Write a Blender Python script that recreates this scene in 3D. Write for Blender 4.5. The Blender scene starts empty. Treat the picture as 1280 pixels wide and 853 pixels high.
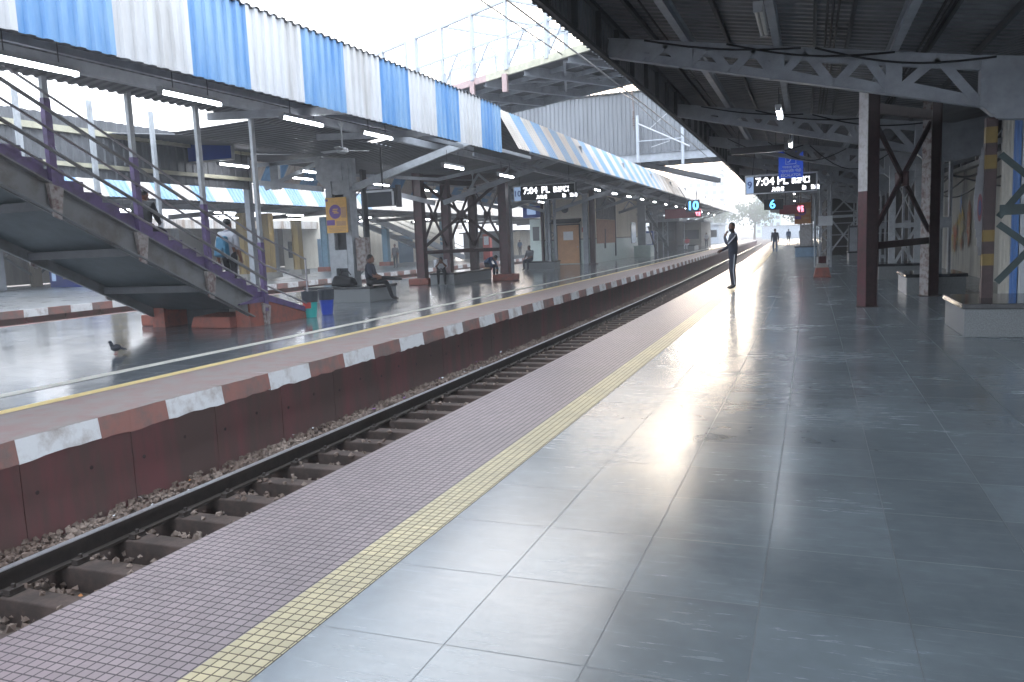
import bpy, bmesh, math, random
from mathutils import Vector, Matrix, Euler
random.seed(7)
S = bpy.context.scene
COL = S.collection
IC = 0.00066                       # the whole station curves very gently to the left
def bend(p):
    y = max(p[1], 0); q = min(y, 50.0)
    return Vector((p[0] - IC*q*q/2 - IC*50*(y-q), p[1], p[2]))
def bend_rot(y): return IC*min(max(y, 0), 50)

# ------------------------------------------------------------------ materials
def new_mat(name):
    m = bpy.data.materials.new(name); m.use_nodes = True
    nt = m.node_tree; b = nt.nodes['Principled BSDF']
    return m, nt, b
def N(nt, t, **kw):
    n = nt.nodes.new(t)
    for k, v in kw.items(): setattr(n, k, v)
    return n
def c4(c, k=1.0): return (min(1, c[0]*k), min(1, c[1]*k), min(1, c[2]*k), 1)
MATS = {}
def mat(name, col, rough=.6, metal=0.0, var=.18, scale=4.0, col2=None, amount=.5, bump=0.0, emit=0.0, streak=False, spec=.5):
    if name in MATS: return MATS[name]
    m, nt, b = new_mat(name); MATS[name] = m
    b.inputs['Roughness'].default_value = rough; b.inputs['Metallic'].default_value = metal
    b.inputs['Specular IOR Level'].default_value = spec
    tc = N(nt, 'ShaderNodeTexCoord'); mp = N(nt, 'ShaderNodeMapping')
    if streak: mp.inputs['Scale'].default_value = (1, 1, .18)
    nt.links.new(tc.outputs['Object'], mp.inputs['Vector'])
    no = N(nt, 'ShaderNodeTexNoise'); no.inputs['Scale'].default_value = scale
    no.inputs['Detail'].default_value = 6; no.inputs['Roughness'].default_value = .65
    nt.links.new(mp.outputs['Vector'], no.inputs['Vector'])
    cr = N(nt, 'ShaderNodeValToRGB'); e = cr.color_ramp.elements
    if col2 is None:
        e[0].position = .3; e[1].position = .7
        e[0].color = c4(col, 1-var); e[1].color = c4(col, 1+var)
    else:
        e[0].position = amount-.12; e[1].position = amount+.08
        e[0].color = c4(col); e[1].color = c4(col2)
    nt.links.new(no.outputs['Fac'], cr.inputs['Fac'])
    nt.links.new(cr.outputs['Color'], b.inputs['Base Color'])
    if bump:
        bp = N(nt, 'ShaderNodeBump'); bp.inputs['Strength'].default_value = bump; bp.inputs['Distance'].default_value = .02
        nt.links.new(no.outputs['Fac'], bp.inputs['Height']); nt.links.new(bp.outputs['Normal'], b.inputs['Normal'])
    if emit:
        b.inputs['Emission Color'].default_value = c4(col); b.inputs['Emission Strength'].default_value = emit
    return m

def floor_mat(name, base, bw, bh, ou, ov, mortar, mortar_col, rmin, rmax, var=.1, bump=.15, stain=.25, wob=.02, spec=.5):
    """paving in metres, UV holds straight platform coordinates"""
    m, nt, b = new_mat(name)
    b.inputs['Specular IOR Level'].default_value = spec
    uv = N(nt, 'ShaderNodeUVMap'); mp = N(nt, 'ShaderNodeMapping')
    mp.inputs['Location'].default_value = (ou, ov, 0)
    nt.links.new(uv.outputs['UV'], mp.inputs['Vector'])
    br = N(nt, 'ShaderNodeTexBrick'); br.offset = 0.0; br.squash = 1.0
    br.inputs['Color1'].default_value = c4(base, 1-var); br.inputs['Color2'].default_value = c4(base, 1+var)
    br.inputs['Mortar'].default_value = c4(mortar_col); br.inputs['Scale'].default_value = 1.0
    br.inputs['Mortar Size'].default_value = mortar; br.inputs['Mortar Smooth'].default_value = .2
    br.inputs['Bias'].default_value = 0.0
    br.inputs['Brick Width'].default_value = bw; br.inputs['Row Height'].default_value = bh
    nt.links.new(mp.outputs['Vector'], br.inputs['Vector'])
    n1 = N(nt, 'ShaderNodeTexNoise'); n1.inputs['Scale'].default_value = .9; n1.inputs['Detail'].default_value = 5
    n1.inputs['Roughness'].default_value = .55
    n2 = N(nt, 'ShaderNodeTexNoise'); n2.inputs['Scale'].default_value = 9; n2.inputs['Detail'].default_value = 5
    nt.links.new(mp.outputs['Vector'], n1.inputs['Vector']); nt.links.new(mp.outputs['Vector'], n2.inputs['Vector'])
    r1 = N(nt, 'ShaderNodeMapRange'); r1.inputs[1].default_value = .3; r1.inputs[2].default_value = .72
    r1.inputs[3].default_value = 1-stain; r1.inputs[4].default_value = 1+stain
    nt.links.new(n1.outputs['Fac'], r1.inputs[0])
    r2 = N(nt, 'ShaderNodeMapRange'); r2.inputs[1].default_value = .3; r2.inputs[2].default_value = .7
    r2.inputs[3].default_value = .92; r2.inputs[4].default_value = 1.07
    nt.links.new(n2.outputs['Fac'], r2.inputs[0])
    mu = N(nt, 'ShaderNodeMath', operation='MULTIPLY'); nt.links.new(r1.outputs[0], mu.inputs[0]); nt.links.new(r2.outputs[0], mu.inputs[1])
    mx = N(nt, 'ShaderNodeVectorMath', operation='SCALE')
    nt.links.new(br.outputs['Color'], mx.inputs[0]); nt.links.new(mu.outputs[0], mx.inputs['Scale'])
    mp2 = N(nt, 'ShaderNodeMapping'); mp2.inputs['Scale'].default_value = (1.2, 9, 1); mp2.inputs['Rotation'].default_value = (0,0,.5)
    nt.links.new(mp.outputs['Vector'], mp2.inputs['Vector'])
    n4 = N(nt, 'ShaderNodeTexNoise'); n4.inputs['Scale'].default_value = 3; n4.inputs['Detail'].default_value = 7; n4.inputs['Roughness'].default_value = .7
    nt.links.new(mp2.outputs['Vector'], n4.inputs['Vector'])
    r4 = N(nt, 'ShaderNodeMapRange'); r4.inputs[1].default_value = .55; r4.inputs[2].default_value = .78; r4.inputs[3].default_value = 1.0; r4.inputs[4].default_value = 1.45
    nt.links.new(n4.outputs['Fac'], r4.inputs[0])
    mx3 = N(nt, 'ShaderNodeVectorMath', operation='SCALE'); nt.links.new(mx.outputs[0], mx3.inputs[0]); nt.links.new(r4.outputs[0], mx3.inputs['Scale']); mx = mx3
    # small dark spit stains
    vo = N(nt, 'ShaderNodeTexVoronoi'); vo.inputs['Scale'].default_value = 1.1
    nt.links.new(mp.outputs['Vector'], vo.inputs['Vector'])
    vr = N(nt, 'ShaderNodeMapRange'); vr.inputs[1].default_value = .015; vr.inputs[2].default_value = .03
    vr.inputs[3].default_value = .55; vr.inputs[4].default_value = 1.0
    nt.links.new(vo.outputs['Distance'], vr.inputs[0])
    mx2 = N(nt, 'ShaderNodeVectorMath', operation='SCALE')
    nt.links.new(mx.outputs[0], mx2.inputs[0]); nt.links.new(vr.outputs[0], mx2.inputs['Scale'])
    nt.links.new(mx2.outputs[0], b.inputs['Base Color'])
    rr = N(nt, 'ShaderNodeMapRange'); rr.inputs[1].default_value = .3; rr.inputs[2].default_value = .7
    rr.inputs[3].default_value = rmin; rr.inputs[4].default_value = rmax
    rmix = N(nt, 'ShaderNodeMix'); rmix.inputs['Factor'].default_value = .5; nt.links.new(n1.outputs['Fac'], rmix.inputs[2]); nt.links.new(n4.outputs['Fac'], rmix.inputs[3])
    nt.links.new(rmix.outputs[0], rr.inputs[0])
    ra = N(nt, 'ShaderNodeMath', operation='MULTIPLY_ADD'); ra.inputs[1].default_value = .35; nt.links.new(br.outputs['Fac'], ra.inputs[0])
    nt.links.new(rr.outputs[0], ra.inputs[2]); nt.links.new(ra.outputs[0], b.inputs['Roughness'])
    # each slab tilts a hair: low-frequency bump plus sunken joints
    n3 = N(nt, 'ShaderNodeTexNoise'); n3.inputs['Scale'].default_value = 1.6; n3.inputs['Detail'].default_value = 0
    nt.links.new(mp.outputs['Vector'], n3.inputs['Vector'])
    h = N(nt, 'ShaderNodeMath', operation='MULTIPLY_ADD'); h.inputs[1].default_value = -.25
    nt.links.new(br.outputs['Fac'], h.inputs[0]); nt.links.new(n3.outputs['Fac'], h.inputs[2])
    bp = N(nt, 'ShaderNodeBump'); bp.inputs['Strength'].default_value = bump; bp.inputs['Distance'].default_value = wob
    nt.links.new(h.outputs[0], bp.inputs['Height']); nt.links.new(bp.outputs['Normal'], b.inputs['Normal'])
    return m

# ------------------------------------------------------------------ mesh builder
class MB:
    def __init__(s): s.v = []; s.f = []; s.m = []; s.uv = False
    def add(s, vs, fs, mi=0):
        o = len(s.v); s.v += [Vector(v) for v in vs]
        for f in fs: s.f.append([i+o for i in f]); s.m.append(mi)
        return s
    def hexa(s, p, mi=0):           # 8 points: bottom ring 0-3, top ring 4-7
        return s.add(p, [(3,2,1,0),(4,5,6,7),(0,1,5,4),(1,2,6,5),(2,3,7,6),(3,0,4,7)], mi)
    def box(s, x0, x1, y0, y1, z0, z1, mi=0):
        return s.hexa([(x0,y0,z0),(x1,y0,z0),(x1,y1,z0),(x0,y1,z0),(x0,y0,z1),(x1,y0,z1),(x1,y1,z1),(x0,y1,z1)], mi)
    def rbox(s, c, sx, sy, sz, rz=0, mi=0):
        M = Matrix.Rotation(rz, 3, 'Z'); c = Vector(c); pts = []
        for z in (-sz/2, sz/2):
            for x, y in ((-sx/2,-sy/2),(sx/2,-sy/2),(sx/2,sy/2),(-sx/2,sy/2)): pts.append(c + M @ Vector((x,y,z)))
        return s.hexa(pts, mi)
    def bar(s, p, q, w, h, side=None, mi=0, segs=1):
        p = Vector(p); q = Vector(q); d = (q-p).normalized()
        if side is None: side = Vector((0,0,1)) if abs(d.z) < .9 else Vector((0,1,0))
        side = Vector(side); a = d.cross(side).normalized(); b = a.cross(d).normalized()
        for k in range(segs):
            p0 = p.lerp(q, k/segs); p1 = p.lerp(q, (k+1)/segs)
            s.hexa([p0-a*w/2-b*h/2, p0+a*w/2-b*h/2, p0+a*w/2+b*h/2, p0-a*w/2+b*h/2,
                    p1-a*w/2-b*h/2, p1+a*w/2-b*h/2, p1+a*w/2+b*h/2, p1-a*w/2+b*h/2], mi)
        return s
    def ibeam(s, p, q, w, h, side=None, t=.012, mi=0):
        p = Vector(p); q = Vector(q); d = (q-p).normalized()
        if side is None: side = Vector((0,0,1)) if abs(d.z) < .9 else Vector((0,1,0))
        a = d.cross(Vector(side)).normalized(); b = a.cross(d).normalized()
        s.bar(p+b*(h/2-t/2), q+b*(h/2-t/2), w, t, side, mi); s.bar(p-b*(h/2-t/2), q-b*(h/2-t/2), w, t, side, mi)
        s.bar(p, q, t, h-2*t, side, mi); return s
    def tube(s, p, q, r, n=8, r2=None, caps=True, mi=0):
        p = Vector(p); q = Vector(q); d = (q-p).normalized(); r2 = r if r2 is None else r2
        a = d.cross(Vector((0,0,1)) if abs(d.z) < .9 else Vector((1,0,0))).normalized(); b = a.cross(d)
        vs = [p+(a*math.cos(t)+b*math.sin(t))*r for t in [2*math.pi*k/n for k in range(n)]]
        vs += [q+(a*math.cos(t)+b*math.sin(t))*r2 for t in [2*math.pi*k/n for k in range(n)]]
        fs = [(k,(k+1)%n,n+(k+1)%n,n+k) for k in range(n)]
        if caps: fs += [tuple(range(n-1,-1,-1)), tuple(range(n,2*n))]
        return s.add(vs, fs, mi)
    def path(s, pts, r, n=6, mi=0):
        for a, b in zip(pts, pts[1:]): s.tube(a, b, r, n, mi=mi)
        return s
    def lathe(s, c, prof, n=16, mi=0):
        c = Vector(c); vs = []; fs = []
        for r, z in prof:
            for k in range(n): t = 2*math.pi*k/n; vs.append(c+Vector((r*math.cos(t), r*math.sin(t), z)))
        for j in range(len(prof)-1):
            for k in range(n): fs.append((j*n+k, j*n+(k+1)%n, (j+1)*n+(k+1)%n, (j+1)*n+k))
        fs.append(tuple(range(n-1,-1,-1))); fs.append(tuple(range((len(prof)-1)*n, len(prof)*n)))
        return s.add(vs, fs, mi)
    def ball(s, c, rx, ry, rz, n=10, m=7, mi=0):
        c = Vector(c); vs = [c+Vector((0,0,-rz))]
        for j in range(1, m):
            ph = -math.pi/2+math.pi*j/m
            for k in range(n):
                t = 2*math.pi*k/n; vs.append(c+Vector((rx*math.cos(ph)*math.cos(t), ry*math.cos(ph)*math.sin(t), rz*math.sin(ph))))
        vs.append(c+Vector((0,0,rz))); fs = []
        for k in range(n):
            fs.append((0, 1+(k+1)%n, 1+k)); L = 1+(m-2)*n
            fs.append((len(vs)-1, L+k, L+(k+1)%n))
            for j in range(m-2): fs.append((1+j*n+k, 1+j*n+(k+1)%n, 1+(j+1)*n+(k+1)%n, 1+(j+1)*n+k))
        return s.add(vs, fs, mi)
    def quad(s, a, b, c, d, mi=0): return s.add([a,b,c,d], [(0,1,2,3)], mi)
    def prism(s, poly, axis, lo, hi, mi=0):      # poly = 2-D outline, extruded along axis 'x' or 'y'
        f = (lambda p, t: (t, p[0], p[1])) if axis == 'x' else (lambda p, t: (p[0], t, p[1]))
        n = len(poly); vs = [f(p, lo) for p in poly]+[f(p, hi) for p in poly]
        return s.add(vs, [tuple(range(n-1,-1,-1)), tuple(range(n,2*n))]+[(k,(k+1)%n,n+(k+1)%n,n+k) for k in range(n)], mi)
    def corr(s, a, u, L, v, nrm, pitch=.2, depth=.035, stripe=None, thick=0):
        """corrugated sheet: ribs run along v, repeat along unit u for length L, stand out along nrm; stripe(t)->material index"""
        a = Vector(a); u = Vector(u); v = Vector(v); nrm = Vector(nrm); t = 0; prev = None; o = len(s.v); k = 0
        prof = [(0,0),(.38,0),(.5,1),(.88,1)]
        while t < L-1e-4:
            for fx, fz in prof:
                tt = min(L, t+fx*pitch); s.v += [a+u*tt+nrm*(fz*depth), a+u*tt+v+nrm*(fz*depth)]; k += 1
            t += pitch
        s.v += [a+u*L, a+u*L+v]; k += 1
        for j in range(k-1):
            s.f.append([o+2*j, o+2*j+2, o+2*j+3, o+2*j+1])
            tt = ((s.v[o+2*j]-a).dot(u)+(s.v[o+2*j+2]-a).dot(u))/2
            s.m.append(stripe(tt) if stripe else 0)
        return s
    def build(s, name, mats, parent=None, smooth=False, uvs=False, bevel=0):
        if not isinstance(mats, (list, tuple)): mats = [mats]
        root = parent
        while root is not None and root.parent is not None: root = root.parent
        local = root is not None and root.get('_local')
        off = Vector(root.location) if root is not None and not local else Vector((0,0,0))
        me = bpy.data.meshes.new(name)
        vs = [(v if local else bend(v)-off) for v in s.v]
        me.from_pydata([tuple(v) for v in vs], [], s.f)
        for m in mats: me.materials.append(m)
        me.polygons.foreach_set('material_index', s.m)
        if smooth: me.polygons.foreach_set('use_smooth', [True]*len(me.polygons))
        if uvs:
            ul = me.uv_layers.new(name='UVMap')
            for lp in me.loops: ul.data[lp.index].uv = (s.v[lp.vertex_index].x, s.v[lp.vertex_index].y)
        me.update()
        ob = bpy.data.objects.new(name, me); COL.objects.link(ob)
        if parent is not None: ob.parent = parent
        if bevel:
            bv = ob.modifiers.new('edge', 'BEVEL'); bv.width = bevel; bv.segments = 2; bv.limit_method = 'ANGLE'
        return ob

def tag(o, label, cat, group=None):
    o['label'] = label; o['category'] = cat
    if group: o['group'] = group
    return o
def thing(name, label, cat, base=(0,0,0), group=None, local=False):
    o = bpy.data.objects.new(name, None); COL.objects.link(o); o.empty_display_size = .2
    o.location = Vector(base) if local else bend(base)
    if local: o['_local'] = 1
    return tag(o, label, cat, group)
def place(o, x, y, z=0, rz=0):
    o.location = bend((x,y,z)); o.rotation_euler = (0,0,rz+bend_rot(y)); return o
KIDS = {}
def dup(root, label=None):
    def cp(o, par):
        c = o.copy(); COL.objects.link(c)
        if par is not None: c.parent = par
        for ch in o.children: cp(ch, c)
        return c
    r = cp(root, None)
    if label: r['label'] = label
    return r
def bars(name, m, parent, lst):
    for q in lst: b = MB(); b.bar(*q); b.build(name, m, parent)
def struct(o, kind='structure'): o['kind'] = kind; return o

# ------------------------------------------------------------------ palette
M_conc   = mat('concrete', (.30,.29,.27), .85, bump=.3, var=.25, scale=2.5)
M_granite= mat('granite_side', (.16,.17,.175), .45, var=.35, scale=60)
M_gtop   = mat('granite_top', (.018,.018,.02), .12, var=.4, scale=30)
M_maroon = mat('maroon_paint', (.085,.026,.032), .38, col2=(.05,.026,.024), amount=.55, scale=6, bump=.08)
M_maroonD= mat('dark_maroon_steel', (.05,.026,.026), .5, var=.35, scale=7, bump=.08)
M_worn   = mat('worn_grey_paint', (.30,.28,.27), .6, col2=(.12,.06,.055), amount=.56, scale=9, bump=.15)
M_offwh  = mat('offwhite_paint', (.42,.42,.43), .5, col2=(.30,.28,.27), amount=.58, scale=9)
M_grey   = mat('grey_steel_paint', (.30,.32,.35), .5, var=.22, scale=3, bump=.05)
M_greyL  = mat('light_grey_steel', (.34,.36,.38), .45, var=.22, scale=5, bump=.05)
M_dark   = mat('dark_steel', (.05,.052,.058), .55, var=.3, scale=4)
M_sheetD = mat('roof_sheet_underside', (.15,.155,.165), .5, var=.25, scale=1.4, streak=False)
M_sheetL = mat('left_roof_sheet_underside', (.10,.105,.115), .5, var=.25, scale=1.4)
M_blue   = mat('blue_sheet', (.085,.25,.52), .38, col2=(.21,.37,.57), amount=.52, scale=1.6, streak=True)
M_white  = mat('white_sheet', (.58,.59,.61), .42, col2=(.44,.43,.42), amount=.58, scale=1.6, streak=True)
M_blue2  = mat('faded_blue_sheet', (.15,.29,.48), .5, col2=(.23,.34,.46), amount=.55, scale=1.3, streak=True)
M_cream2 = mat('faded_cream_sheet', (.50,.46,.42), .5, col2=(.38,.34,.30), amount=.6, scale=1.3, streak=True)
M_rust2  = mat('rusty_white_sheet', (.50,.48,.46), .5, col2=(.26,.19,.14), amount=.58, scale=1.2, streak=True)
M_galv   = mat('galvanised_sheet', (.15,.16,.175), .32, metal=.5, var=.3, scale=.5, streak=True)
M_white3 = mat('white_frame_paint', (.40,.43,.47), .5, var=.1)
M_pink   = mat('primer_red', (.42,.30,.29), .6, var=.2)
M_yelst  = mat('yellowish_steel', (.42,.40,.30), .55, var=.2)
M_purple = mat('purple_paint', (.125,.085,.20), .45, col2=(.085,.065,.125), amount=.55, scale=5, bump=.06)
M_stair  = mat('stringer_grey', (.17,.175,.18), .42, col2=(.11,.10,.095), amount=.58, scale=2.2, bump=.05)
M_soffit = mat('stair_soffit', (.075,.09,.10), .5, var=.2)
M_brick  = mat('red_brick_paint', (.27,.085,.06), .75, col2=(.17,.075,.06), amount=.55, scale=5, bump=.3)
M_steel  = mat('handrail_steel', (.32,.31,.33), .28, metal=.8, var=.15)
M_tread  = mat('stair_tread', (.20,.19,.19), .6)
M_tubeE  = mat('lit_tube', (.93,.95,1.0), .4, var=0, emit=9)
M_tubeOff= mat('unlit_tube', (.55,.54,.5), .35, var=.15, scale=14)
M_hous   = mat('tube_housing', (.32,.33,.34), .4)
M_black  = mat('black_panel', (.012,.012,.016), .35, var=.1)
M_alu    = mat('aluminium_frame', (.45,.46,.48), .35, metal=.5, var=.08)
M_led    = mat('white_led', (.90,.93,1.0), .5, var=0, emit=1.15)
M_ledB   = mat('blue_led', (.08,.48,1.0), .5, var=0, emit=1.3)
M_ledP   = mat('pale_blue_panel', (.32,.45,.68), .5, var=.05, emit=.15)
M_ledR   = mat('pink_led', (1.0,.25,.35), .5, var=0, emit=.8)
M_signR  = mat('red_sign', (.16,.02,.03), .4, var=.08)
M_signB  = mat('blue_sign', (.015,.07,.50), .35, var=.05, emit=.12)
M_signW  = mat('sign_white', (.8,.82,.86), .5, var=.03)
M_boardB = mat('blue_board', (.02,.06,.30), .4, var=.12)
M_orange = mat('orange_poster', (.62,.36,.10), .55, var=.12, scale=9)
M_purp2  = mat('poster_purple', (.13,.06,.26), .5, var=.1)
M_brown2 = mat('poster_brown', (.36,.20,.13), .55, var=.2)
M_paper  = mat('paper', (.72,.74,.76), .7, var=.06)
M_cream  = mat('cream_wall', (.72,.67,.57), .7, col2=(.58,.52,.43), amount=.6, scale=1.0, streak=True)
M_gtile  = mat('pale_green_tile', (.50,.58,.55), .3, var=.08, scale=3)
M_door   = mat('orange_door', (.46,.25,.12), .45, var=.12, scale=3)
M_bdoor  = mat('blue_door', (.10,.17,.24), .5)
M_teal   = mat('teal_bucket', (.03,.36,.34), .4, var=.1)
M_bbl    = mat('blue_bucket', (.02,.06,.42), .4, var=.1)
M_bin    = mat('dark_bin_rim', (.03,.035,.045), .5, var=.2)
M_redlab = mat('red_label', (.42,.06,.05), .5)
M_wallm  = mat('maroon_platform_wall', (.24,.095,.097), .8, col2=(.155,.10,.088), amount=.48, scale=1.5, bump=.3, streak=True)
M_ballast= mat('ballast_ground', (.12,.092,.076), .95, var=.5, scale=16, bump=.8)
M_stone  = mat('ballast_stone', (.30,.24,.20), .9, col2=(.16,.115,.092), amount=.48, scale=1.7)
M_sleep  = mat('sleeper_concrete', (.085,.058,.048), .9, col2=(.045,.032,.027), amount=.5, scale=5, bump=.6)
M_railS  = mat('rail_side', (.04,.03,.025), .7, var=.3, scale=10)
M_railT  = mat('rail_top', (.62,.63,.66), .3, metal=.8, var=.1, scale=20)
M_copr   = mat('kerb_red', (.25,.115,.095), .8, col2=(.155,.115,.105), amount=.52, scale=2.6, bump=.6)
M_copw   = mat('kerb_white', (.62,.63,.64), .75, col2=(.36,.32,.30), amount=.60, scale=3.2, bump=.5)
M_coptop = mat('worn_edge_paving', (.20,.13,.125), .65, col2=(.19,.165,.155), amount=.5, scale=3.5, bump=.2)
M_yline  = mat('yellow_line', (.55,.42,.17), .5, var=.15, scale=5)
M_wline  = mat('white_line', (.50,.49,.44), .5, var=.15, scale=5)
M_hazY   = mat('hazard_yellow', (.20,.13,.025), .5, var=.15)
M_green  = mat('dark_green_steel', (.035,.06,.06), .5, var=.2)
M_panelB = mat('panel_blue', (.035,.13,.36), .5, var=.12, scale=4)
M_panelC = mat('panel_cream', (.40,.38,.33), .6, var=.15, scale=4)
M_panelW = mat('panel_white', (.40,.43,.46), .6, col2=(.30,.22,.17), amount=.68, scale=3, streak=True)
M_mural  = mat('mural_plaster', (.40,.38,.33), .8, col2=(.17,.16,.15), amount=.60, scale=1.4, streak=True)
M_murY   = mat('mural_yellow', (.42,.29,.06), .75, col2=(.33,.30,.22), amount=.5, scale=4)
M_murO   = mat('mural_red', (.36,.09,.045), .75, col2=(.34,.22,.14), amount=.5, scale=4)
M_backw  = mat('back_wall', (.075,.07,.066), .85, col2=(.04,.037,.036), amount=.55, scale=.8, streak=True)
M_glassD = mat('dark_window', (.015,.016,.02), .1)
M_cable  = mat('cable_black', (.012,.012,.013), .6)
M_wire   = mat('copper_wire', (.22,.21,.2), .5, metal=.5)
M_insul  = mat('insulator_brown', (.10,.06,.05), .3)
M_yelcol = mat('yellow_column', (.33,.23,.07), .5, col2=(.18,.12,.05), amount=.6, scale=4, streak=True)
M_blucol = mat('blue_column', (.13,.25,.34), .5, var=.2, scale=4)
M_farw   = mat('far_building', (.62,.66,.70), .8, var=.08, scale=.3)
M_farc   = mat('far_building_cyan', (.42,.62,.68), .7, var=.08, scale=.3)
M_leafF  = mat('far_foliage', (.07,.10,.035), .8, var=.4, scale=2)
M_trunk  = mat('tree_bark', (.10,.075,.055), .9)
M_kiosk  = mat('kiosk_blue', (.02,.04,.24), .4, var=.1)
M_skin   = mat('skin_brown', (.16,.075,.048), .5, var=.08)
M_hair   = mat('black_hair', (.008,.007,.007), .5)
M_navy   = mat('cloth_navy', (.042,.049,.072), .8, var=.2, scale=12)
M_navy2  = mat('cloth_dark_navy', (.028,.032,.048), .8, var=.2, scale=12)
M_cblack = mat('cloth_black', (.010,.010,.012), .8, var=.2)
M_cwhite = mat('cloth_white', (.55,.56,.60), .8, var=.1)
M_cblue  = mat('cloth_blue', (.035,.09,.20), .8, var=.15)
M_cteal  = mat('cloth_teal_blue', (.02,.10,.17), .7, var=.15)
M_cpink  = mat('cloth_pink', (.55,.12,.14), .8, var=.1)
M_cgrey  = mat('cloth_grey', (.12,.125,.14), .8, var=.15)
M_shoe   = mat('shoe_dark', (.02,.016,.014), .6)

M_kota = floor_mat('kota_stone_floor', (.15,.178,.195), .58, .68, 1.96+5.8, .02, .003, (.10,.115,.125), .15, .32, var=.12, bump=.2, stain=.24, wob=.010, spec=1.0)
M_kota10 = floor_mat('platform_floor_grey', (.115,.13,.145), .60, .60, 0, 0, .003, (.13,.14,.15), .08, .22, var=.08, bump=.18, stain=.25, wob=.012)
M_rtile = floor_mat('red_mosaic_tile', (.20,.15,.157), .052, .052, 0, 0, .0042, (.055,.043,.047), .3, .45, var=.12, bump=.5, stain=.26, wob=.004, spec=.6)
M_ytile = floor_mat('yellow_mosaic_tile', (.46,.39,.215), .052, .052, 0, 0, .0042, (.11,.085,.05), .3, .45, var=.10, bump=.5, stain=.2, wob=.004, spec=.6)

# ------------------------------------------------------------------ setting
YEND = 175
def strip(x0, x1, y0, y1, z, step=4.0):
    b = MB(); n = max(1, int((y1-y0)/step))
    for k in range(n):
        a = y0+(y1-y0)*k/n; c = y0+(y1-y0)*(k+1)/n
        b.quad((x0,a,z),(x1,a,z),(x1,c,z),(x0,c,z))
    return b
gb = MB()
for (x0,x1) in ((-900,-60),(-60,60),(60,900)):
    for (y0,y1) in ((-300,-20),(-20,60),(60,200),(200,1500)):
        n = 8 if y0 < 200 else 20
        for k in range(n):
            a = y0+(y1-y0)*k/n; c = y0+(y1-y0)*(k+1)/n
            gb.quad((x0,a,-1.12),(x1,a,-1.12),(x1,c,-1.12),(x0,c,-1.12))
struct(gb.build('ground', M_ballast))
# near platform: body, floor sheet, tile strips
b = MB()
for k in range(48):
    a = -12+k*4; c = a+4
    b.quad((-3.22,a,-.16),(-3.22,c,-.16),(-3.22,c,-.002),(-3.22,a,-.002))
    b.quad((-3.40,a,-1.3),(-3.40,c,-1.3),(-3.40,c,-.16),(-3.40,a,-.16)) if False else None
    b.quad((-3.0,a,-1.3),(-3.0,c,-1.3),(-3.0,c,-.16),(-3.0,a,-.16))
    b.quad((-3.22,a,-.16),(-3.0,a,-.16),(-3.0,c,-.16),(-3.22,c,-.16))
    b.quad((-3.22,a,-.002),(-3.22,c,-.002),(-2.22,c,-.002),(-2.22,a,-.002))
struct(b.build('near_platform_wall', M_coptop))
struct(strip(-3.225, -2.225, -12, YEND, .0).build('red_tile_floor', M_rtile, uvs=True))
struct(strip(-2.225, -1.965, -12, YEND, .002).build('yellow_tile_floor', M_ytile, uvs=True))
struct(strip(-1.965, 12, -12, YEND, .0).build('platform_floor', M_kota, uvs=True))
# platform ten opposite: floor, worn strip, lines, wall, striped kerb
struct(strip(-18.7, -8.15, -12, YEND, .0).build('far_platform_floor', M_kota10, uvs=True))
struct(strip(-8.15, -6.9, -12, YEND, .0).build('far_platform_edge_floor', M_coptop, uvs=True))
struct(strip(-8.19, -8.0, -12, YEND, .004).build('yellow_line_floor', M_yline, uvs=True))
struct(strip(-9.22, -8.99, -12, YEND, .004).build('white_line_floor', M_wline, uvs=True))
b = MB(); y = -12.0; k = 0
while y < YEND:                                   # wall panels with open joints and weep holes
    L = 1.32
    b.box(-7.2, -6.98, y+.005, y+L-.005, -1.3, -.2); b.box(-7.2, -7.0, y-.012, y+.012, -1.3, -.2)
    y += L
y = 1.0
while y < 60:
    for dz, dy in ((-.62,.35),(-.55,.98)):
        b.tube((-6.99, y+dy, dz), (-6.976, y+dy, dz), .022, 8, mi=1)
    y += 1.32
struct(b.build('platform_wall', [M_wallm, M_maroonD]))
b = MB(); y0 = 4.964-.9*18; k = 0
y = y0
while y < YEND:                                   # kerb blocks, crumbling lower edge near the viewer
    mi = 0 if k % 2 else 1
    n = 7 if y < 25 else 1
    for j in range(n):
        a = y+.9*j/n; c = y+.9*(j+1)/n
        r = (lambda: random.uniform(-.018,.012)) if n > 1 else (lambda: 0)
        if j == 0: zz = -.215+r(); xx = -6.70+r()*.4; tt=r()*.3
        z2 = -.215+r(); x2 = -6.70+r()*.4; t2=r()*.3
        b.hexa([(-7.0,a,-.2),(xx,a,zz),(x2,c,z2),(-7.0,c,-.2),(-7.0,a,0.001),(xx-.03,a,-.002+tt),(x2-.03,c,-.002+t2),(-7.0,c,0.001)], mi)
        b.quad((-7.0,a,.002),(xx-.03,a,.0+tt),(x2-.03,c,.0+t2),(-7.0,c,.002), 2)
        zz, xx, tt = z2, x2, t2
    y += .9; k += 1
struct(b.build('kerb', [M_copr, M_copw, M_coptop]))
# the platform beyond that
struct(strip(-48, -24.3, -20, YEND, .03).build('distant_platform_floor', floor_mat('distant_floor', (.10,.115,.13), .6,.6,0,0,.003,(.08,.09,.1),.2,.4), uvs=True))
b = MB(); y = -20; k = 0
while y < YEND:
    b.box(-24.6,-24.15,y,y+.9,-.22,.028, k%2); k += 1; y += .9
struct(b.build('distant_kerb', [M_copr, M_copw]))
b = MB(); y = -20
while y < YEND:
    b.box(-24.75,-24.45,y+.02,y+1.48,-1.3,-.22); y += 1.5
struct(b.build('distant_platform_wall', M_wallm))
b = MB(); 
for k in range(48): b.box(-19.0,-18.72,-12+k*4,-8+k*4,-1.3,-.001)
struct(b.build('rear_platform_wall', M_wallm))

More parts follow.
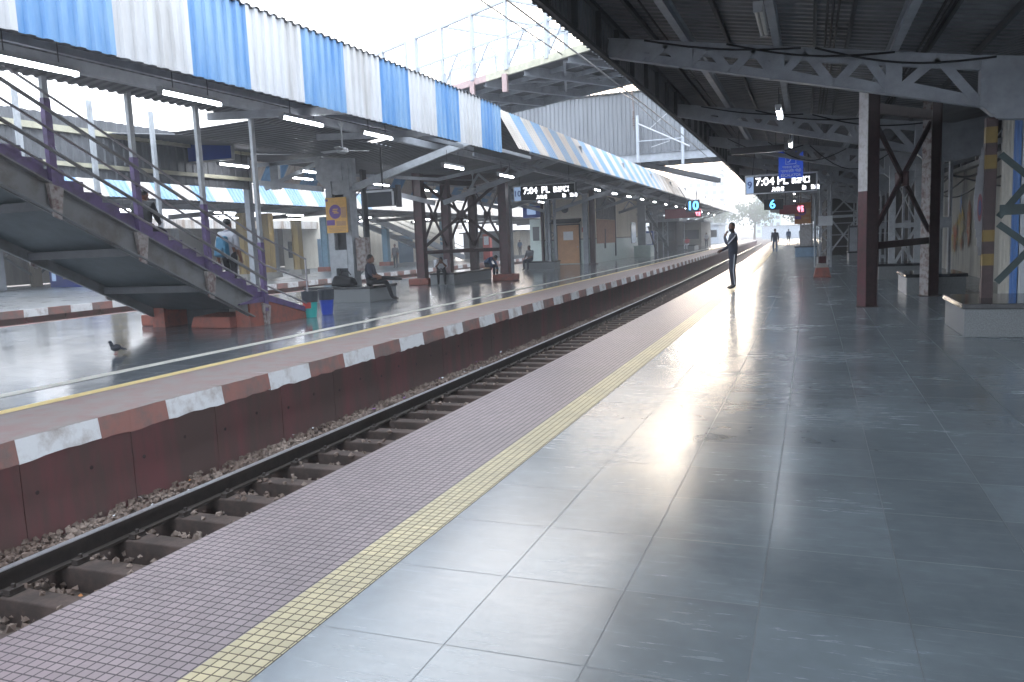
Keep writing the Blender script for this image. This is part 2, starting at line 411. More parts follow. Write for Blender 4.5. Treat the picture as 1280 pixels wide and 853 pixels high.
# track: two rails and individual sleepers
def rail(x, label):
    t = thing('rail', label, 'rail', (x,0,-.95), 'rails of the track')
    h = MB(); f = MB()
    ys = [-12+k*3 for k in range(63)]
    for a, c in zip(ys, ys[1:]):
        f.box(x-.036,x+.036,a,c,-.79,-.757); f.box(x-.01,x+.01,a,c,-.90,-.79); f.box(x-.075,x+.075,a,c,-.925,-.90)
        h.box(x-.034,x+.034,a,c,-.757,-.750)
    f.build('rail_web', M_railS, t); h.build('rail_head', M_railT, t)
rail(-5.83, 'polished steel rail nearer the opposite platform wall'); rail(-4.12, 'steel rail tucked under the near platform edge')
sl = thing('sleeper', 'brown concrete sleeper across the ballast under the rails', 'sleeper', (0,0,0), 'sleepers under the track', local=True)
b = MB(); b.hexa([(-1.3,-.125,-.13),(1.3,-.125,-.13),(1.3,.125,-.13),(-1.3,.125,-.13),(-1.3,-.10,.1),(1.3,-.10,.1),(1.3,.10,.1),(-1.3,.10,.1)])
b.build('sleeper_beam', M_sleep, sl, bevel=.012)
for x in (-.855,.855):
    b = MB(); b.box(x-.15,x+.15,-.07,.07,.10,.112)
    for sx in (-.11,.11): b.box(x+sx-.035,x+sx+.035,-.06,.06,.11,.145); b.tube((x+sx,-.0,.14),(x+sx,0,.175),.018,6)
    b.build('rail_chair', M_railS, sl)
for k in range(115):
    o = sl if k == 0 else dup(sl)
    place(o, -4.975, 1.07+.6*k, -1.025, 0)
def stones(n, fx, fy, fz, rmin, rmax):
    b = MB()
    for _ in range(n):
        x, y = fx(), fy(); z = fz(x, y); r = random.uniform(rmin, rmax); a = random.random()*6
        M = Euler((random.random()*6,random.random()*6,a)).to_matrix()
        pts = [Vector(p) for p in ((1,0,0),(-1,0,0),(0,1,0),(0,-1,0),(0,0,1),(0,0,-1))]
        b.add([Vector((x,y,z))+M@(p*r*random.uniform(.6,1.15)) for p in pts],
              [(0,2,4),(2,1,4),(1,3,4),(3,0,4),(2,0,5),(1,2,5),(3,1,5),(0,3,5)])
    return b
ry = lambda: 1.2+45*random.random()**2.1
o = stones(9500, lambda: random.uniform(-6.97,-5.93), ry, lambda x,y: -1.10+.10*max(0,1-abs(x+6.5)/.7)+random.uniform(-.03,.03), .018, .05).build('track_gravel', M_stone)
o['kind'] = 'stuff'; tag(o, 'grey brown ballast gravel heaped along the foot of the platform wall', 'gravel')
o = stones(9000, lambda: random.uniform(-5.8,-3.4), ry, lambda x,y: (-1.07+random.uniform(-.04,.07) if .13 < ((y-1.07)%.6) < .47 else (-.915 if random.random() < .22 else -1.05)), .016, .048).build('ballast_gravel', M_stone)
o['kind'] = 'stuff'; tag(o, 'dark ballast gravel filling the gaps between the sleepers', 'gravel')
b = MB()
for _ in range(150):
    x = random.choice((random.uniform(-6.9,-5.95), random.uniform(-6.9,-5.95), random.uniform(-5.7,-4.7))); y = 1.5+25*random.random()**1.5; r = random.uniform(.008,.03); a = random.random()*3
    z = -.985 if x < -5.9 else -1.03
    u = Vector((math.cos(a)*r,math.sin(a)*r,random.uniform(-.3,.6)*r)); w = Vector((-math.sin(a)*r*.7,math.cos(a)*r*.7,random.uniform(-.3,.6)*r)); c = Vector((x,y,z))
    b.quad(c-u-w,c+u-w,c+u+w,c-u+w, random.choice((0,0,1,2)))
o = b.build('track_litter', [M_paper, mat('wrapper_purple',(.25,.12,.30),.4), mat('leaf_orange',(.4,.16,.05),.7)])
o['kind'] = 'stuff'; tag(o, 'scraps of paper and wrappers littering the ballast', 'litter')

# ------------------------------------------------------------------ near canopy (butterfly roof on trusses)
TY = [13.6+7.5*k for k in range(-2, 17)]
def zt(x): return 4.87-.169*(x+3.25)          # top of the truss
def zb(x): return 4.586-.242*(x+3.25)
rc = thing('platform_canopy', 'dark butterfly roof on riveted trusses over the near platform', 'canopy', (2.7,13.6,0))
b = MB(); b.corr((-3.3,-6,5.28),(0,1,0),146,(6.0,0,-1.02),(.16,0,1),.25,.035); b.corr((2.7,-6,4.26),(0,1,0),146,(6.3,0,1.02),(-.16,0,1),.25,.035)
b.build('roof_sheet', M_sheetD, rc)
b = MB(); b.corr((-3.3,-6,4.53),(0,1,0),146,(0,0,.85),(-1,0,0),.2,.03); b.build('fascia_sheet', M_sheetD, rc)
b = MB()
for k in range(36):
    y = -6+4*k
    b.bar((-3.24,y,4.56),(-3.24,y+4,4.56),.06,.06); b.bar((-3.24,y,5.2),(-3.24,y+4,5.2),.08,.08)
    for yy in (y+.2,y+1.5,y+2.9): b.box(-3.27,-3.19,yy,yy+.06,4.58,5.2)
b.build('fascia_frame', M_dark, rc)
VX = [-3.22, -1.95, -.55, 1.1, 2.25]
for i, x in enumerate(VX[1:4]):
    b = MB()
    for a, c in zip(TY, TY[1:]): b.ibeam((x,a,zt(x)+.11),(x,c,zt(x)+.11),.11,.2)
    b.build('purlin_beam', M_grey, rc)
b = MB()
for x in (-2.7,-1.4,0,.5,1.7,2.4):
    for k in range(36): b.bar((x,-6+4*k,5.28-.17*(x+3.3)-.06),(x,-2+4*k,5.28-.17*(x+3.3)-.06),.05,.09)
b.build('purlin', M_dark, rc)
for ti, y in enumerate(TY):
    b = MB()
    for s in (-.05,.05):
        b.bar((VX[0],y+s,zt(VX[0])-.09),(2.3,y+s,zt(2.3)-.09),.012,.19); b.bar((VX[0],y+s,zb(VX[0])+.06),(2.3,y+s,zb(2.3)+.06),.012,.13)
    b.bar((VX[0],y,zt(VX[0])+.006),(2.3,y,zt(2.3)+.006),.17,.012); b.bar((VX[0],y,zb(VX[0])-.006),(2.3,y,zb(2.3)-.006),.17,.012)
    tr = b.build('truss', M_grey, rc)
    b = MB()
    for i in range(4):
        x0, x1 = VX[i], VX[i+1]; n = 2 if i < 3 else 1
        for j in range(n):
            xa = x0+(x1-x0)*j/n+.03; xc = x0+(x1-x0)*(j+1)/n-.03; xm = (xa+xc)/2
            b.bar((xa,y-.07,zb(xa)+.03),(xm,y-.07,zt(xm)-.04),.014,.13); b.bar((xc,y-.07,zb(xc)+.03),(xm,y-.07,zt(xm)-.04),.014,.13)
            b.add([(xa,y-.06,zb(xa)+.02),(xc,y-.06,zb(xc)+.02),(xc-.13*(xc-xa),y-.06,zb(xc)+.27*(zt(xm)-zb(xm))),(xa+.13*(xc-xa),y-.06,zb(xa)+.27*(zt(xm)-zb(xm)))],[(0,1,2,3)])
        if i: b.box(x0-.11,x0+.11,y-.085,y-.07,zb(x0)-.01,zt(x0)-.005)
    b.build('web_member', M_grey, tr)
    b = MB()
    b.prism([(2.23,3.27),(2.45,3.055),(3.0,3.0),(3.0,3.85),(2.23,3.96)],'y',y-.10,y+.10); b.prism([(3.0,3.0),(3.6,3.1),(3.8,3.3),(3.8,3.98),(3.0,3.85)],'y',y-.10,y+.10)
    b.build('gusset_plate', M_grey, tr)
    b = MB()                                      # mirror arm over the rear half
    b.bar((3.8,y,3.9),(8.6,y,4.75),.1,.15); b.bar((3.8,y,3.35),(8.6,y,4.5),.1,.13)
    for j in range(6):
        xa = 3.8+.8*j; b.bar((xa,y,3.35+.24*(xa-3.8)),(xa+.4,y,3.95+.177*(xa-3.8)),.08,.02); b.bar((xa+.8,y,3.35+.24*(xa-3.0)),(xa+.4,y,3.95+.177*(xa-3.8)),.08,.02)
    b.build('rear_arm', M_grey, tr)
    for dx in (0,):
        if ti >= 2 and ti != 2:
            b = MB()
            x = 2.9
            for s in (-.09,.09): b.ibeam((x+s,y,0),(x+s,y,3.1),.02,.2,(0,1,0)); b.box(x+s-.03,x+s+.03,y-.1,y+.1,0,3.05)
            b.box(x-.12,x+.12,y-.115,y-.1,1.5,1.75); b.box(x-.12,x+.12,y-.115,y-.1,.3,.45)
            b.build('column', M_greyL if ti == 3 else M_grey, rc)
# knee braces under the chord
b = MB()
for y in TY: b.bar((.62,y-.25,zb(.62)-.02),(.45,y-2.0,3.05),.05,.05) if False else None

for k,(x,dz,lb) in enumerate(((-2.4,.0,'thin dark conduit under the near canopy, closest to its outer edge'),(.15,.03,'pair of dark conduits along the middle of the near canopy roof'),(1.5,.02,'dark conduit bundle under the inner part of the near canopy'))):
    b = MB()
    for j in range(1 if k == 0 else 3): b.path([(x+.07*j,-5+5*i,5.28-.17*(x+3.3)-.16-dz-.02*math.sin(i*1.7+j)) for i in range(26)],.018,5)
    tag(b.build('cable_conduit', M_cable), lb, 'conduit', 'conduits under the near canopy')
for k,(ty,lb) in enumerate(((13.6,'sagging black cable draped over the nearest roof truss'),(21.1,'sagging black cable draped over the second roof truss'),(28.6,'sagging black cable looped below the third roof truss'))):
    b = MB()
    for j in range(3):
        x0 = -2.6+1.3*j; b.path([(x0+2.4*i/10, ty-.16-.02*j, zt(x0+2.4*i/10)-.02-(.22+.1*j)*(.35 if k < 2 else 1.5)*math.sin(math.pi*i/10)) for i in range(11)],.016,5)
    tag(b.build('hanging_cable', M_cable), lb, 'cable', 'cables on the roof trusses')
ct = thing('cable_tray', 'long dark box hanging across the near canopy above the departure board', 'cable tray', (-1.4,26.5,4.2))
b = MB(); b.box(-2.35,-.75,26.5,26.75,4.02,4.22); b.build('tray_body', M_black, ct)
for x in (-2.1,-1.0): b = MB(); b.tube((x,26.6,4.22),(x,26.6,4.75),.015,6); b.build('hanger', M_dark, ct)
# hanging tube lights
def tube_light(label, group, lit=True, L=1.25):
    t = thing('tube_light', label, 'tube light', (0,0,0), group, local=True)
    b = MB(); b.box(-.055,.055,-L/2-.02,L/2+.02,.05,.11); b.box(-.05,.05,-L/2-.02,-L/2,-.01,.05); b.box(-.05,.05,L/2,L/2+.02,-.01,.05); b.build('housing', M_hous, t)
    b = MB(); b.tube((-.024,-L/2,.022),(-.024,L/2,.022),.02,8); b.tube((.024,-L/2,.022),(.024,L/2,.022),.02,8); b.build('lamp_tube', M_tubeE if lit else M_tubeOff, t)
    b = MB(); b.tube((0,-L*.3,.11),(0,-L*.3,.45),.008,6); b.tube((0,L*.3,.11),(0,L*.3,.45),.008,6); b.build('hanger', M_dark, t)
    return t
G1 = 'tube lights under the near canopy'
t = tube_light('unlit dusty tube light nearest the camera on the near canopy', G1, lit=False); place(t,-.62,10.5,4.06)
t = tube_light('glowing tube light hanging past the second truss of the near canopy', G1); place(t,-.62,16.7,3.80)
t2 = dup(t,'glowing tube light just above the blue escalator sign'); place(t2,-.55,25.0,4.02)
far = tube_light('small glowing tube light far along the near canopy', 'distant tube lights of the near canopy')
for k, (x,y) in enumerate([(-.5,40.0),(-.5,47),(-.4,58),(-.9,72),(-.4,74),(-.9,90),(-.4,92)]):
    o = far if k == 0 else dup(far); place(o,x,y,3.55)
GL = 'tube lights under the platform ten canopy edge'
L0 = tube_light('glowing tube light nearest the camera, above the top of the stair', GL); place(L0,-9,7.45,3.95)
for y, z, lb in ((10.15,3.95,'glowing tube light above the middle of the stair, second in its row'),(13.05,3.96,'glowing tube light above the foot of the stair, third in its row'),
                 (15.85,4.0,'glowing tube light fourth in its row, just left of the big canopy strut'),(19.85,3.6,'glowing tube light below the corner where the striped fascia ends'),
                 (23.9,3.62,'glowing tube light just right of the trestle, above the departure board')):
    o = dup(L0, lb); place(o,-9,y,z)
fl = tube_light('small glowing tube light in the long row towards the cyan 10 display', 'row of tube lights at the far end of platform ten')
for k, y in enumerate([38.5,42.5,46.5,51,56,61.5,67.5,74,81,88,96,104]):
    o = fl if k == 0 else dup(fl); place(o,-9.6,y,3.9)
fl2 = tube_light('glowing tube light deep under the middle of the platform ten canopy', 'inner tube lights of platform ten')
for k, (x,y,z) in enumerate([(-14.5,21.5,3.95),(-15.5,27.5,3.95),(-16,33,4.0),(-15.5,19.0,4.05),(-17.0,24.5,4.1),(-16,38,3.9),(-14.5,45,3.8)]):
    o = fl2 if k == 0 else dup(fl2); place(o,x,y,z)

# ------------------------------------------------------------------ steel trestles
def steel_column(b, x, y, z0, z1, w=.2, rz=0, mi=0, mi2=None):
    """rolled section: box web with two proud flanges"""
    mi2 = mi if mi2 is None else mi2
    M = Matrix.Rotation(rz,3,'Z')
    def bx(cx,cy,sx,sy,m): 
        c = M@Vector((cx,cy,0)); b.rbox((x+c.x,y+c.y,(z0+z1)/2),sx,sy,z1-z0,rz,m)
    bx(0,0,w*.86,w*.8,mi2); bx(-w*.46,0,w*.08,w,mi); bx(w*.46,0,w*.08,w,mi)
tr = thing('bridge_trestle', 'maroon footbridge trestle of two columns and a cross brace on the near platform', 'trestle', (1.7,18.7,0), 'footbridge trestles')
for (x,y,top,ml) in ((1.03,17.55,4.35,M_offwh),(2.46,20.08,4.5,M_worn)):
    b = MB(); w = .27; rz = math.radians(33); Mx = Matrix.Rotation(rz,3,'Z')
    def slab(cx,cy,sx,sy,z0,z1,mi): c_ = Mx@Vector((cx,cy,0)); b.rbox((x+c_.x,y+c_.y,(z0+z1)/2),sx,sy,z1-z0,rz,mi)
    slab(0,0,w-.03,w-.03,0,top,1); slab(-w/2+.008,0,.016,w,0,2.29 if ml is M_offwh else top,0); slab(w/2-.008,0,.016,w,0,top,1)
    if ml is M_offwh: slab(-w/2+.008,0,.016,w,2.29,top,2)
    c = b.build('column', [M_maroon if ml is M_offwh else M_worn, M_maroonD, M_offwh], tr)  # front column's lower left face is lighter maroon: sky light put into colour
    b = MB(); b.box(x-.2,x+.2,y-.2,y+.2,.001,.012); b.build('base_plate', M_maroonD, c)
A = Vector((1.05,17.6,0)); B = Vector((2.45,20.05,0))
bars('cross_beam', M_maroonD, tr, [(A+Vector((0,0,1.2)),B+Vector((0,0,1.24)),.1,.14),(A+Vector((0,0,3.9)),B+Vector((0,0,3.95)),.1,.2)])
b = MB(); b.bar(A+Vector((0,0,1.3)),B+Vector((0,0,3.85)),.04,.12); b.build('brace', M_maroonD, tr)
b = MB(); b.bar(A+Vector((.03,.03,3.75)),B+Vector((.03,.03,1.35)),.04,.12); b.rbox((1.75,18.83,2.55),.05,.4,.3,.5); b.build('brace', M_maroonD, tr)
# big maroon trestle on platform ten
tr = thing('bridge_trestle', 'dark maroon four-legged footbridge trestle standing on platform ten', 'trestle', (-13.7,31.5,0), 'footbridge trestles')
CS = [(-14.8,29.35),(-14.95,32.3),(-14.55,34.4),(-11.87,31.3)]
for i, (x,y) in enumerate(CS):
    b = MB(); steel_column(b,x,y,0,5.4,.36 if i in (0,3) else .34,0,0,0); c = b.build('column', M_maroon if i != 2 else M_maroonD, tr)
    if i in (0,3): b = MB(); b.box(x-.45,x+.45,y-.45,y+.45,.0,.26); b.build('plinth', M_brick, c, bevel=.04)
V3 = lambda p, z: Vector((p[0],p[1],z))
for i, j in ((0,1),(1,2),(2,3),(3,0),):
    bars('cross_beam', M_maroonD, tr, [(V3(CS[i],1.3),V3(CS[j],1.3),.1,.14),(V3(CS[i],4.3),V3(CS[j],4.3),.12,.22)])
    b = MB(); b.bar(V3(CS[i],1.4),V3(CS[j],4.2),.05,.12); b.bar(V3(CS[i],4.2),V3(CS[j],1.4),.05,.12)
    m = (V3(CS[i],2.8)+V3(CS[j],2.8))/2; b.rbox(m,.25,.25,.3); b.build('brace', M_maroonD, tr)
# banded column by the near granite bench
tr = thing('stair_trestle', 'maroon and yellow banded column with dark green braces behind the nearest bench', 'trestle', (2.5,13.6,0))
b = MB(); x, y = 2.40, 13.62; z = 0; k = 0
for (z0,z1,mi) in ((.0,.95,0),(.95,1.12,1),(1.12,1.3,0),(1.3,1.47,1),(1.47,2.35,0),(2.35,2.55,1),(2.55,2.72,0),(2.72,2.95,1),(2.95,3.08,0)):
    steel_column(b,x,y,z0,z1,.15,0,mi,mi)
b.build('column', [M_maroonD, M_hazY], tr)
b = MB(); steel_column(b,4.1,13.62,0,3.1,.17,0,0,0); b.build('column', M_green, tr)
for (z0,z1) in ((1.65,2.6),(2.55,1.85),(1.55,.95),(.7,1.55)):
    b = MB(); b.bar((2.52,13.56,z0),(4.05,13.56,z0+(z1-z0)*1.9 if False else z0+(z1-z0)*2.1),.03,.09); b.build('brace', M_green, tr)
b = MB(); b.bar((2.52,13.5,1.75),(4.05,13.5,1.75),.03,.15); b.build('cross_beam', M_green, tr)
b = MB()
for k in range(12):                               # peeling emblem sheet along the column edge
    z = 1.1+k*.13; w = .02+.075*math.sin(math.pi*k/11)
    b.box(2.30-w,2.322,13.60,13.606,z,z+.13)
ps = b.build('emblem_sheet', mat('dull_sheet',(.20,.20,.21),.6), tr)
b = MB()
for r0, r1, mi in ((.0,.05,0),(.05,.085,1)):
    for k in range(16):
        a0, a1 = k*math.pi/8, (k+1)*math.pi/8
        p = lambda r,a: (2.283+r*.38*math.cos(a),13.595,1.8+r*2.4*math.sin(a))
        b.quad(p(r0+1e-4,a0),p(r1,a0),p(r1,a1),p(r0+1e-4,a1),mi)
b.build('emblem', [mat('emblem_navy',(.05,.06,.14),.5), mat('emblem_maroon',(.17,.05,.06),.5)], ps)
# striped hoarding behind it
t = thing('painted_hoarding', 'blue cream and white striped hoarding behind the banded column', 'hoarding', (3.25,15.5,0))
b = MB()
for (y0,y1,mi) in ((16.35,17.2,1),(15.75,16.33,0),(12.5,15.73,2)): b.corr((3.25,y0,.0),(0,1,0),y1-y0,(0,0,3.75),(-1,0,0),.29,.012,lambda t,mi=mi: mi)
b.build('panel_sheet', [M_panelB, M_panelC, M_panelW], t)
b = MB(); b.box(3.27,3.33,12.5,17.2,3.6,3.75); b.box(3.27,3.33,12.5,17.2,.1,.22); b.build('panel_rail', M_dark, t)

# ------------------------------------------------------------------ benches
def bench(x0,x1,y0,y1,label,mtop=M_gtop,mside=M_granite,h=.47,ov=.035,group='granite bench plinths',th=.075):
    t = thing('stone_bench', label, 'bench', ((x0+x1)/2,(y0+y1)/2,0), group)
    b = MB(); b.box(x0,x1,y0,y1,0,h-th); b.build('base', mside, t, bevel=.008)
    b = MB(); b.box(x0-ov,x1+ov,y0-ov,y1+ov,h-th,h); b.build('seat_top', mtop, t, bevel=.008)
    return t
bench(1.97,4.3,12.62,14.35,'grey granite bench with polished black top nearest the camera on the right')
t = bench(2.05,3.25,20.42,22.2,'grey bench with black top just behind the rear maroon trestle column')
b = MB(); b.box(2.042,2.05,20.45,22.17,.0,.42); b.build('painted_light_patch', M_offwh, t)  # off-white sheet stands in for the light falling on the bench end
bench(1.93,3.05,26.46,28.0,'grey bench with dark top glimpsed between the maroon columns')
bench(1.95,2.5,41.5,43.0,'small grey bench left of the maroon column, in front of the dark wall')
bench(-.42,.78,51.2,52.6,'pale blue painted bench around the far poster column',mat('bench_slate',(.06,.07,.09),.4),mat('bench_blue',(.19,.29,.40),.6),.62)
b9 = bench(-14.3,-12.05,20.3,21.9,'grey bench around the column with the orange poster, a man sitting on it')
bench(-14.25,-13.2,28.9,33.0,'long grey bench inside the maroon trestle where two men sit')
bench(-14.6,-12.85,41.8,42.9,'grey bench in front of the orange door')
bench(-12.2,-10.9,62.2,64.0,'pale green block bench at the corner of the platform office',M_gtile,M_gtile,.9)
bench(-11.6,-9.9,84,88,'dark bench far along platform ten',M_gtop,M_granite,.5)
# brick plinth with stub posts
t = thing('brick_plinth', 'red brick plinth with two white stub posts on the near platform', 'plinth', (.4,28.5,0))
b = MB(); b.hexa([(.12,28.2,0),(.68,28.2,0),(.68,28.8,0),(.12,28.8,0),(.2,28.28,.33),(.6,28.28,.33),(.6,28.72,.33),(.2,28.72,.33)]); b.build('brick_base', M_brick, t, bevel=.03)
b = MB(); b.hexa([(.2,28.29,.331),(.6,28.29,.331),(.6,28.7,.331),(.2,28.7,.331),(.26,28.35,.45),(.54,28.35,.45),(.54,28.6,.45),(.26,28.6,.45)]); b.build('mortar_cap', M_conc, t)
b = MB(); b.box(.22,.28,28.4,28.46,.4,.68); b.build('stub_post', M_offwh, t); b = MB(); b.box(.53,.59,28.4,28.46,.4,.70); b.build('stub_post', M_offwh, t)
b = MB(); b.rbox((.4,28.5,.58),.26,.2,.22,.4); b.build('fire_bucket', M_maroon, t)

# ------------------------------------------------------------------ signs with writing
def text_mesh(s, size, m, parent, origin, yaxis=False, name='lettering', ex=.004, bold=0.0, align='CENTER', flip=False):
    cu = bpy.data.curves.new('t','FONT'); cu.body = s; cu.size = size; cu.align_x = align; cu.align_y = 'CENTER'; cu.extrude = ex; cu.offset = bold
    ob = bpy.data.objects.new('t', cu); COL.objects.link(ob); bpy.context.view_layer.update()
    me = bpy.data.meshes.new_from_object(ob.evaluated_get(bpy.context.evaluated_depsgraph_get()))
    bpy.data.objects.remove(ob)
    root = parent
    while root.parent is not None: root = root.parent
    off = Vector(root.location) if not root.get('_local') else Vector((0,0,0))
    base = bend(origin) if not root.get('_local') else Vector(origin)
    for v in me.vertices:
        x, yy, z = v.co; v.co = base-off+Vector((x,-z,yy))
    me.name = name; me.materials.clear(); me.materials.append(m)
    o = bpy.data.objects.new(name, me); COL.objects.link(o); o.parent = parent; return o
def led_block(b, x0, x1, z0, z1, y, seed, cols):
    r = random.Random(seed); n = cols; w = (x1-x0)/n; rows = 5; h = (z1-z0)/rows
    for i in range(n):
        if i % 5 == 4: continue
        for j in range(rows):
            if r.random() < .72: b.box(x0+i*w,x0+(i+1)*w*1.0,y-.006,y,z0+j*h,z0+(j+.9)*h) if False else b.box(x0+i*w,x0+i*w+w*.95,y-.006,y,z0+j*h,z0+j*h+h*.9)
def departure_board(label, x0, x1, y, z0, z1, num, group='departure boards'):
    t = thing('departure_board', label, 'display board', ((x0+x1)/2,y,z0), group)
    w = x1-x0; h = z1-z0
    b = MB(); b.box(x0,x1,y+.0,y+.18,z0,z1); b.build('casing', M_dark, t)
    b = MB()
    for (a,c,e,f) in ((x0,x1,z0,z0+.035),(x0,x1,z1-.06,z1),(x0,x0+.04,z0+.035,z1-.06),(x1-.05,x1,z0+.035,z1-.06)): b.box(a,c,y-.03,y-.001,e,f)
    b.build('frame', M_alu, t)
    xs = x0+w*.125
    b = MB(); b.box(xs,x1-.055,y-.014,y-.002,z0+.04,z1-.065); b.build('screen', M_black, t)
    b = MB(); b.box(x0+.045,xs-.01,y-.014,y-.002,z0+.04,z1-.065); p = b.build('number_panel', M_ledP, t)
    text_mesh(num, h*.5, M_boardB, p, (x0+w*.068,y-.02,z0+h*.48), bold=.006)
    zc = z0+h*.62
    text_mesh('7:04', h*.56, M_led, t, (xs+w*.155,y-.02,zc), bold=.004)
    text_mesh('PL', h*.56, M_led, t, (xs+w*.40,y-.02,zc), bold=.004)
    b = MB(); led_block(b, xs+w*.53,xs+w*.77,zc-h*.16,zc+h*.17,y-.016,3,16); led_block(b, xs+w*.25,xs+w*.42,z0+h*.10,z0+h*.32,y-.016,5,13)
    led_block(b, xs+w*.67,xs+w*.72,z0+h*.12,z0+h*.34,y-.016,9,4); led_block(b, xs+w*.79,xs+w*.90,z0+h*.12,z0+h*.34,y-.016,8,9); b.build('led_text', M_led, t)
    b = MB(); b.tube((x0+.25,y+.09,z1),(x0+.35,y+.09,z1+1.0),.015,6); b.build('hanger', M_dark, t); b = MB(); b.tube((x1-.3,y+.09,z1),(x1-.3,y+.09,z1+.9),.015,6); b.build('hanger', M_dark, t)
departure_board('hanging departure board behind the blue escalator sign over the near platform', -2.14,.27,30.0,2.9,3.57,'9')
departure_board('hanging departure board in front of the cream office on platform ten', -12.0,-9.2,33.0,3.3,3.98,'10')
t = thing('escalator_sign', 'blue escalator sign hung in front of the near departure board', 'sign', (-.58,28.9,3.3))
b = MB(); b.box(-.98,-.20,28.9,28.98,3.33,4.2); b.build('sign_panel', M_signB, t)
b = MB()
for (a,c,e,f) in ((-.76,-.42,3.78,3.80),(-.76,-.42,4.10,4.12),(-.76,-.74,3.80,4.10),(-.44,-.42,3.80,4.10)): b.box(a,c,28.885,28.9,e,f)
b.bar((-.70,28.893,3.86),(-.64,28.893,3.86),.01,.03); b.bar((-.64,28.893,3.86),(-.55,28.893,4.02),.01,.035); b.bar((-.55,28.893,4.02),(-.48,28.893,4.02),.01,.03)
b.lathe((-.59,28.893,4.0),[(.03,-.03),(.03,.03)],8); b.build('escalator_symbol', M_signW, t)
text_mesh('सरकता जिना', .115, M_signW, t, (-.59,28.89,3.685), bold=.002)
text_mesh('स्वचालित सीढ़ी', .115, M_signW, t, (-.59,28.89,3.56), bold=.002)
text_mesh('ESCALATOR', .115, M_signW, t, (-.59,28.89,3.42), bold=.003)
for x in (-.8,-.35): b = MB(); b.tube((x,28.94,4.2),(x,28.94,4.7),.012,6); b.build('hanger', M_dark, t)
t = thing('number_display', 'small black display with a glowing blue 6 over the near platform', 'display', (-1.3,36,2.5))
b = MB(); b.box(-1.72,-.95,36,36.15,2.48,2.92); b.build('casing', M_black, t); text_mesh('6', .50, M_ledB, t, (-1.38,35.985,2.70), bold=.002)
b = MB(); b.tube((-1.6,36.07,2.92),(-1.6,36.07,4.2),.015,6); b.build('hanger', M_dark, t)
t = thing('number_display', 'glowing cyan 10 display under the far canopy edge', 'display', (-6.6,52,3))
b = MB(); b.box(-6.95,-6.1,52.02,52.2,3.0,3.75); b.build('casing', M_black, t); text_mesh('10', .72, M_ledB, t, (-6.52,52.0,3.37), bold=.02)
b = MB(); b.tube((-6.9,52.1,3.75),(-7.4,52.1,4.6),.02,6); b.build('hanger', M_dark, t)
def red_board(label,x0,x1,y,z0,z1):
    t = thing('red_information_board', label, 'sign', ((x0+x1)/2,y,z0), 'dark red information boards')
    b = MB(); b.box(x0,x1,y,y+.15,z0,z1); b.build('board', M_signR, t)
    b = MB(); led_block(b, x1-.36,x1-.06,z0+.08,z1-.06,y-.002,2,8); b.build('led_text', M_ledR, t)
    for x in (x0+.3,x1-.3): b = MB(); b.tube((x,y+.07,z1),(x,y+.07,z1+1.2),.015,6); b.build('hanger', M_dark, t)
red_board('dark red board with pink lettering hanging over the near platform',-1.23,.0,44.0,2.42,2.88)
red_board('dark red board with pink lettering left of the cyan 10',-8.5,-6.15,53.5,2.68,3.28)
# number plate for platform etc: white notice on lattice column
t = thing('notice_board', 'small blank white notice on the thin lattice column', 'notice', (.4,36.1,1.6))
b = MB(); b.box(.44,.98,35.85,35.87,1.72,2.12); b.build('panel', M_paper, t)

# lattice columns
def lattice(b, x, y, z0, z1, w=.36, d=.3, pitch=.4, m=0):
    for sx in (-w/2,w/2):
        b.box(x+sx-.035,x+sx+.035,y-d/2,y+d/2,z0,z1,m)
    z = z0+.1; k = 0
    while z+pitch < z1:
        s = 1 if k%2 else -1
        b.bar((x-s*w/2,y-d/2-.004,z),(x+s*w/2,y-d/2-.004,z+pitch),.045,.012,(0,1,0),m); z += pitch; k += 1
t = thing('lattice_column', 'thin grey lattice column carrying a white notice on the near platform', 'column', (.7,36.1,0))
b = MB(); lattice(b,.72,36.1,0,4.2,.42,.3,.42); b.build('shaft', M_grey, t); b = MB(); b.tube((.30,36.0,0),(.30,36.0,2.9),.03,8); b.build('pole', M_greyL, t)
t = thing('lattice_column', 'pale poster column rising from the far blue bench', 'column', (.2,51.9,0))
b = MB(); lattice(b,.2,51.9,.62,4.4,.6,.5,.45); b.build('shaft', M_worn, t)
b = MB(); b.box(-.12,.5,51.6,51.62,.7,1.9); b.build('plate', M_offwh, t)
def poster(x0,x1,y,z0,z1,label,m=M_orange):
    t = thing('poster', label, 'poster', ((x0+x1)/2,y,z0), 'orange posters with a purple disc')
    b = MB(); b.box(x0,x1,y,y+.02,z0,z1); b.build('sheet', m, t)
    w = x1-x0; h = z1-z0; b = MB(); cx = x0+w*.45; cz = z0+h*.60; r = w*.29
    b.add([(cx+r*math.cos(2*math.pi*k/24),y-.004,cz+r*math.sin(2*math.pi*k/24)) for k in range(24)],[tuple(range(24))]); d = b.build('disc', M_purp2, t)
    b = MB()
    for k,(a,e) in enumerate(((-.35,.25),(-.45,-.02),(-.25,-.25))): b.box(cx+r*a,cx+r*(a+.8),y-.010,y-.006,cz+r*e,cz+r*(e+.16))
    b.build('disc_text', M_orange, d)
    b = MB(); b.box(x0+w*.02,x0+w*.40,y-.006,y-.002,z0+h*.22,z0+h*.37); b.box(x0+w*.02,x0+w*.13,y-.006,y-.002,z0+h*.9,z0+h*.96); b.build('text_block', M_purp2, t)
    b = MB(); b.box(x0+w*.72,x0+w*.97,y-.006,y-.002,z0+h*.42,z0+h*.72); b.box(x0+w*.48,x0+w*.92,y-.006,y-.002,z0+h*.2,z0+h*.33)
    for j in range(3): b.box(x0+w*.1,x0+w*.9,y-.006,y-.002,z0+h*(.05+.04*j),z0+h*(.065+.04*j))
    b.build('small_print', mat('poster_tan',(.42,.25,.13),.55), t)
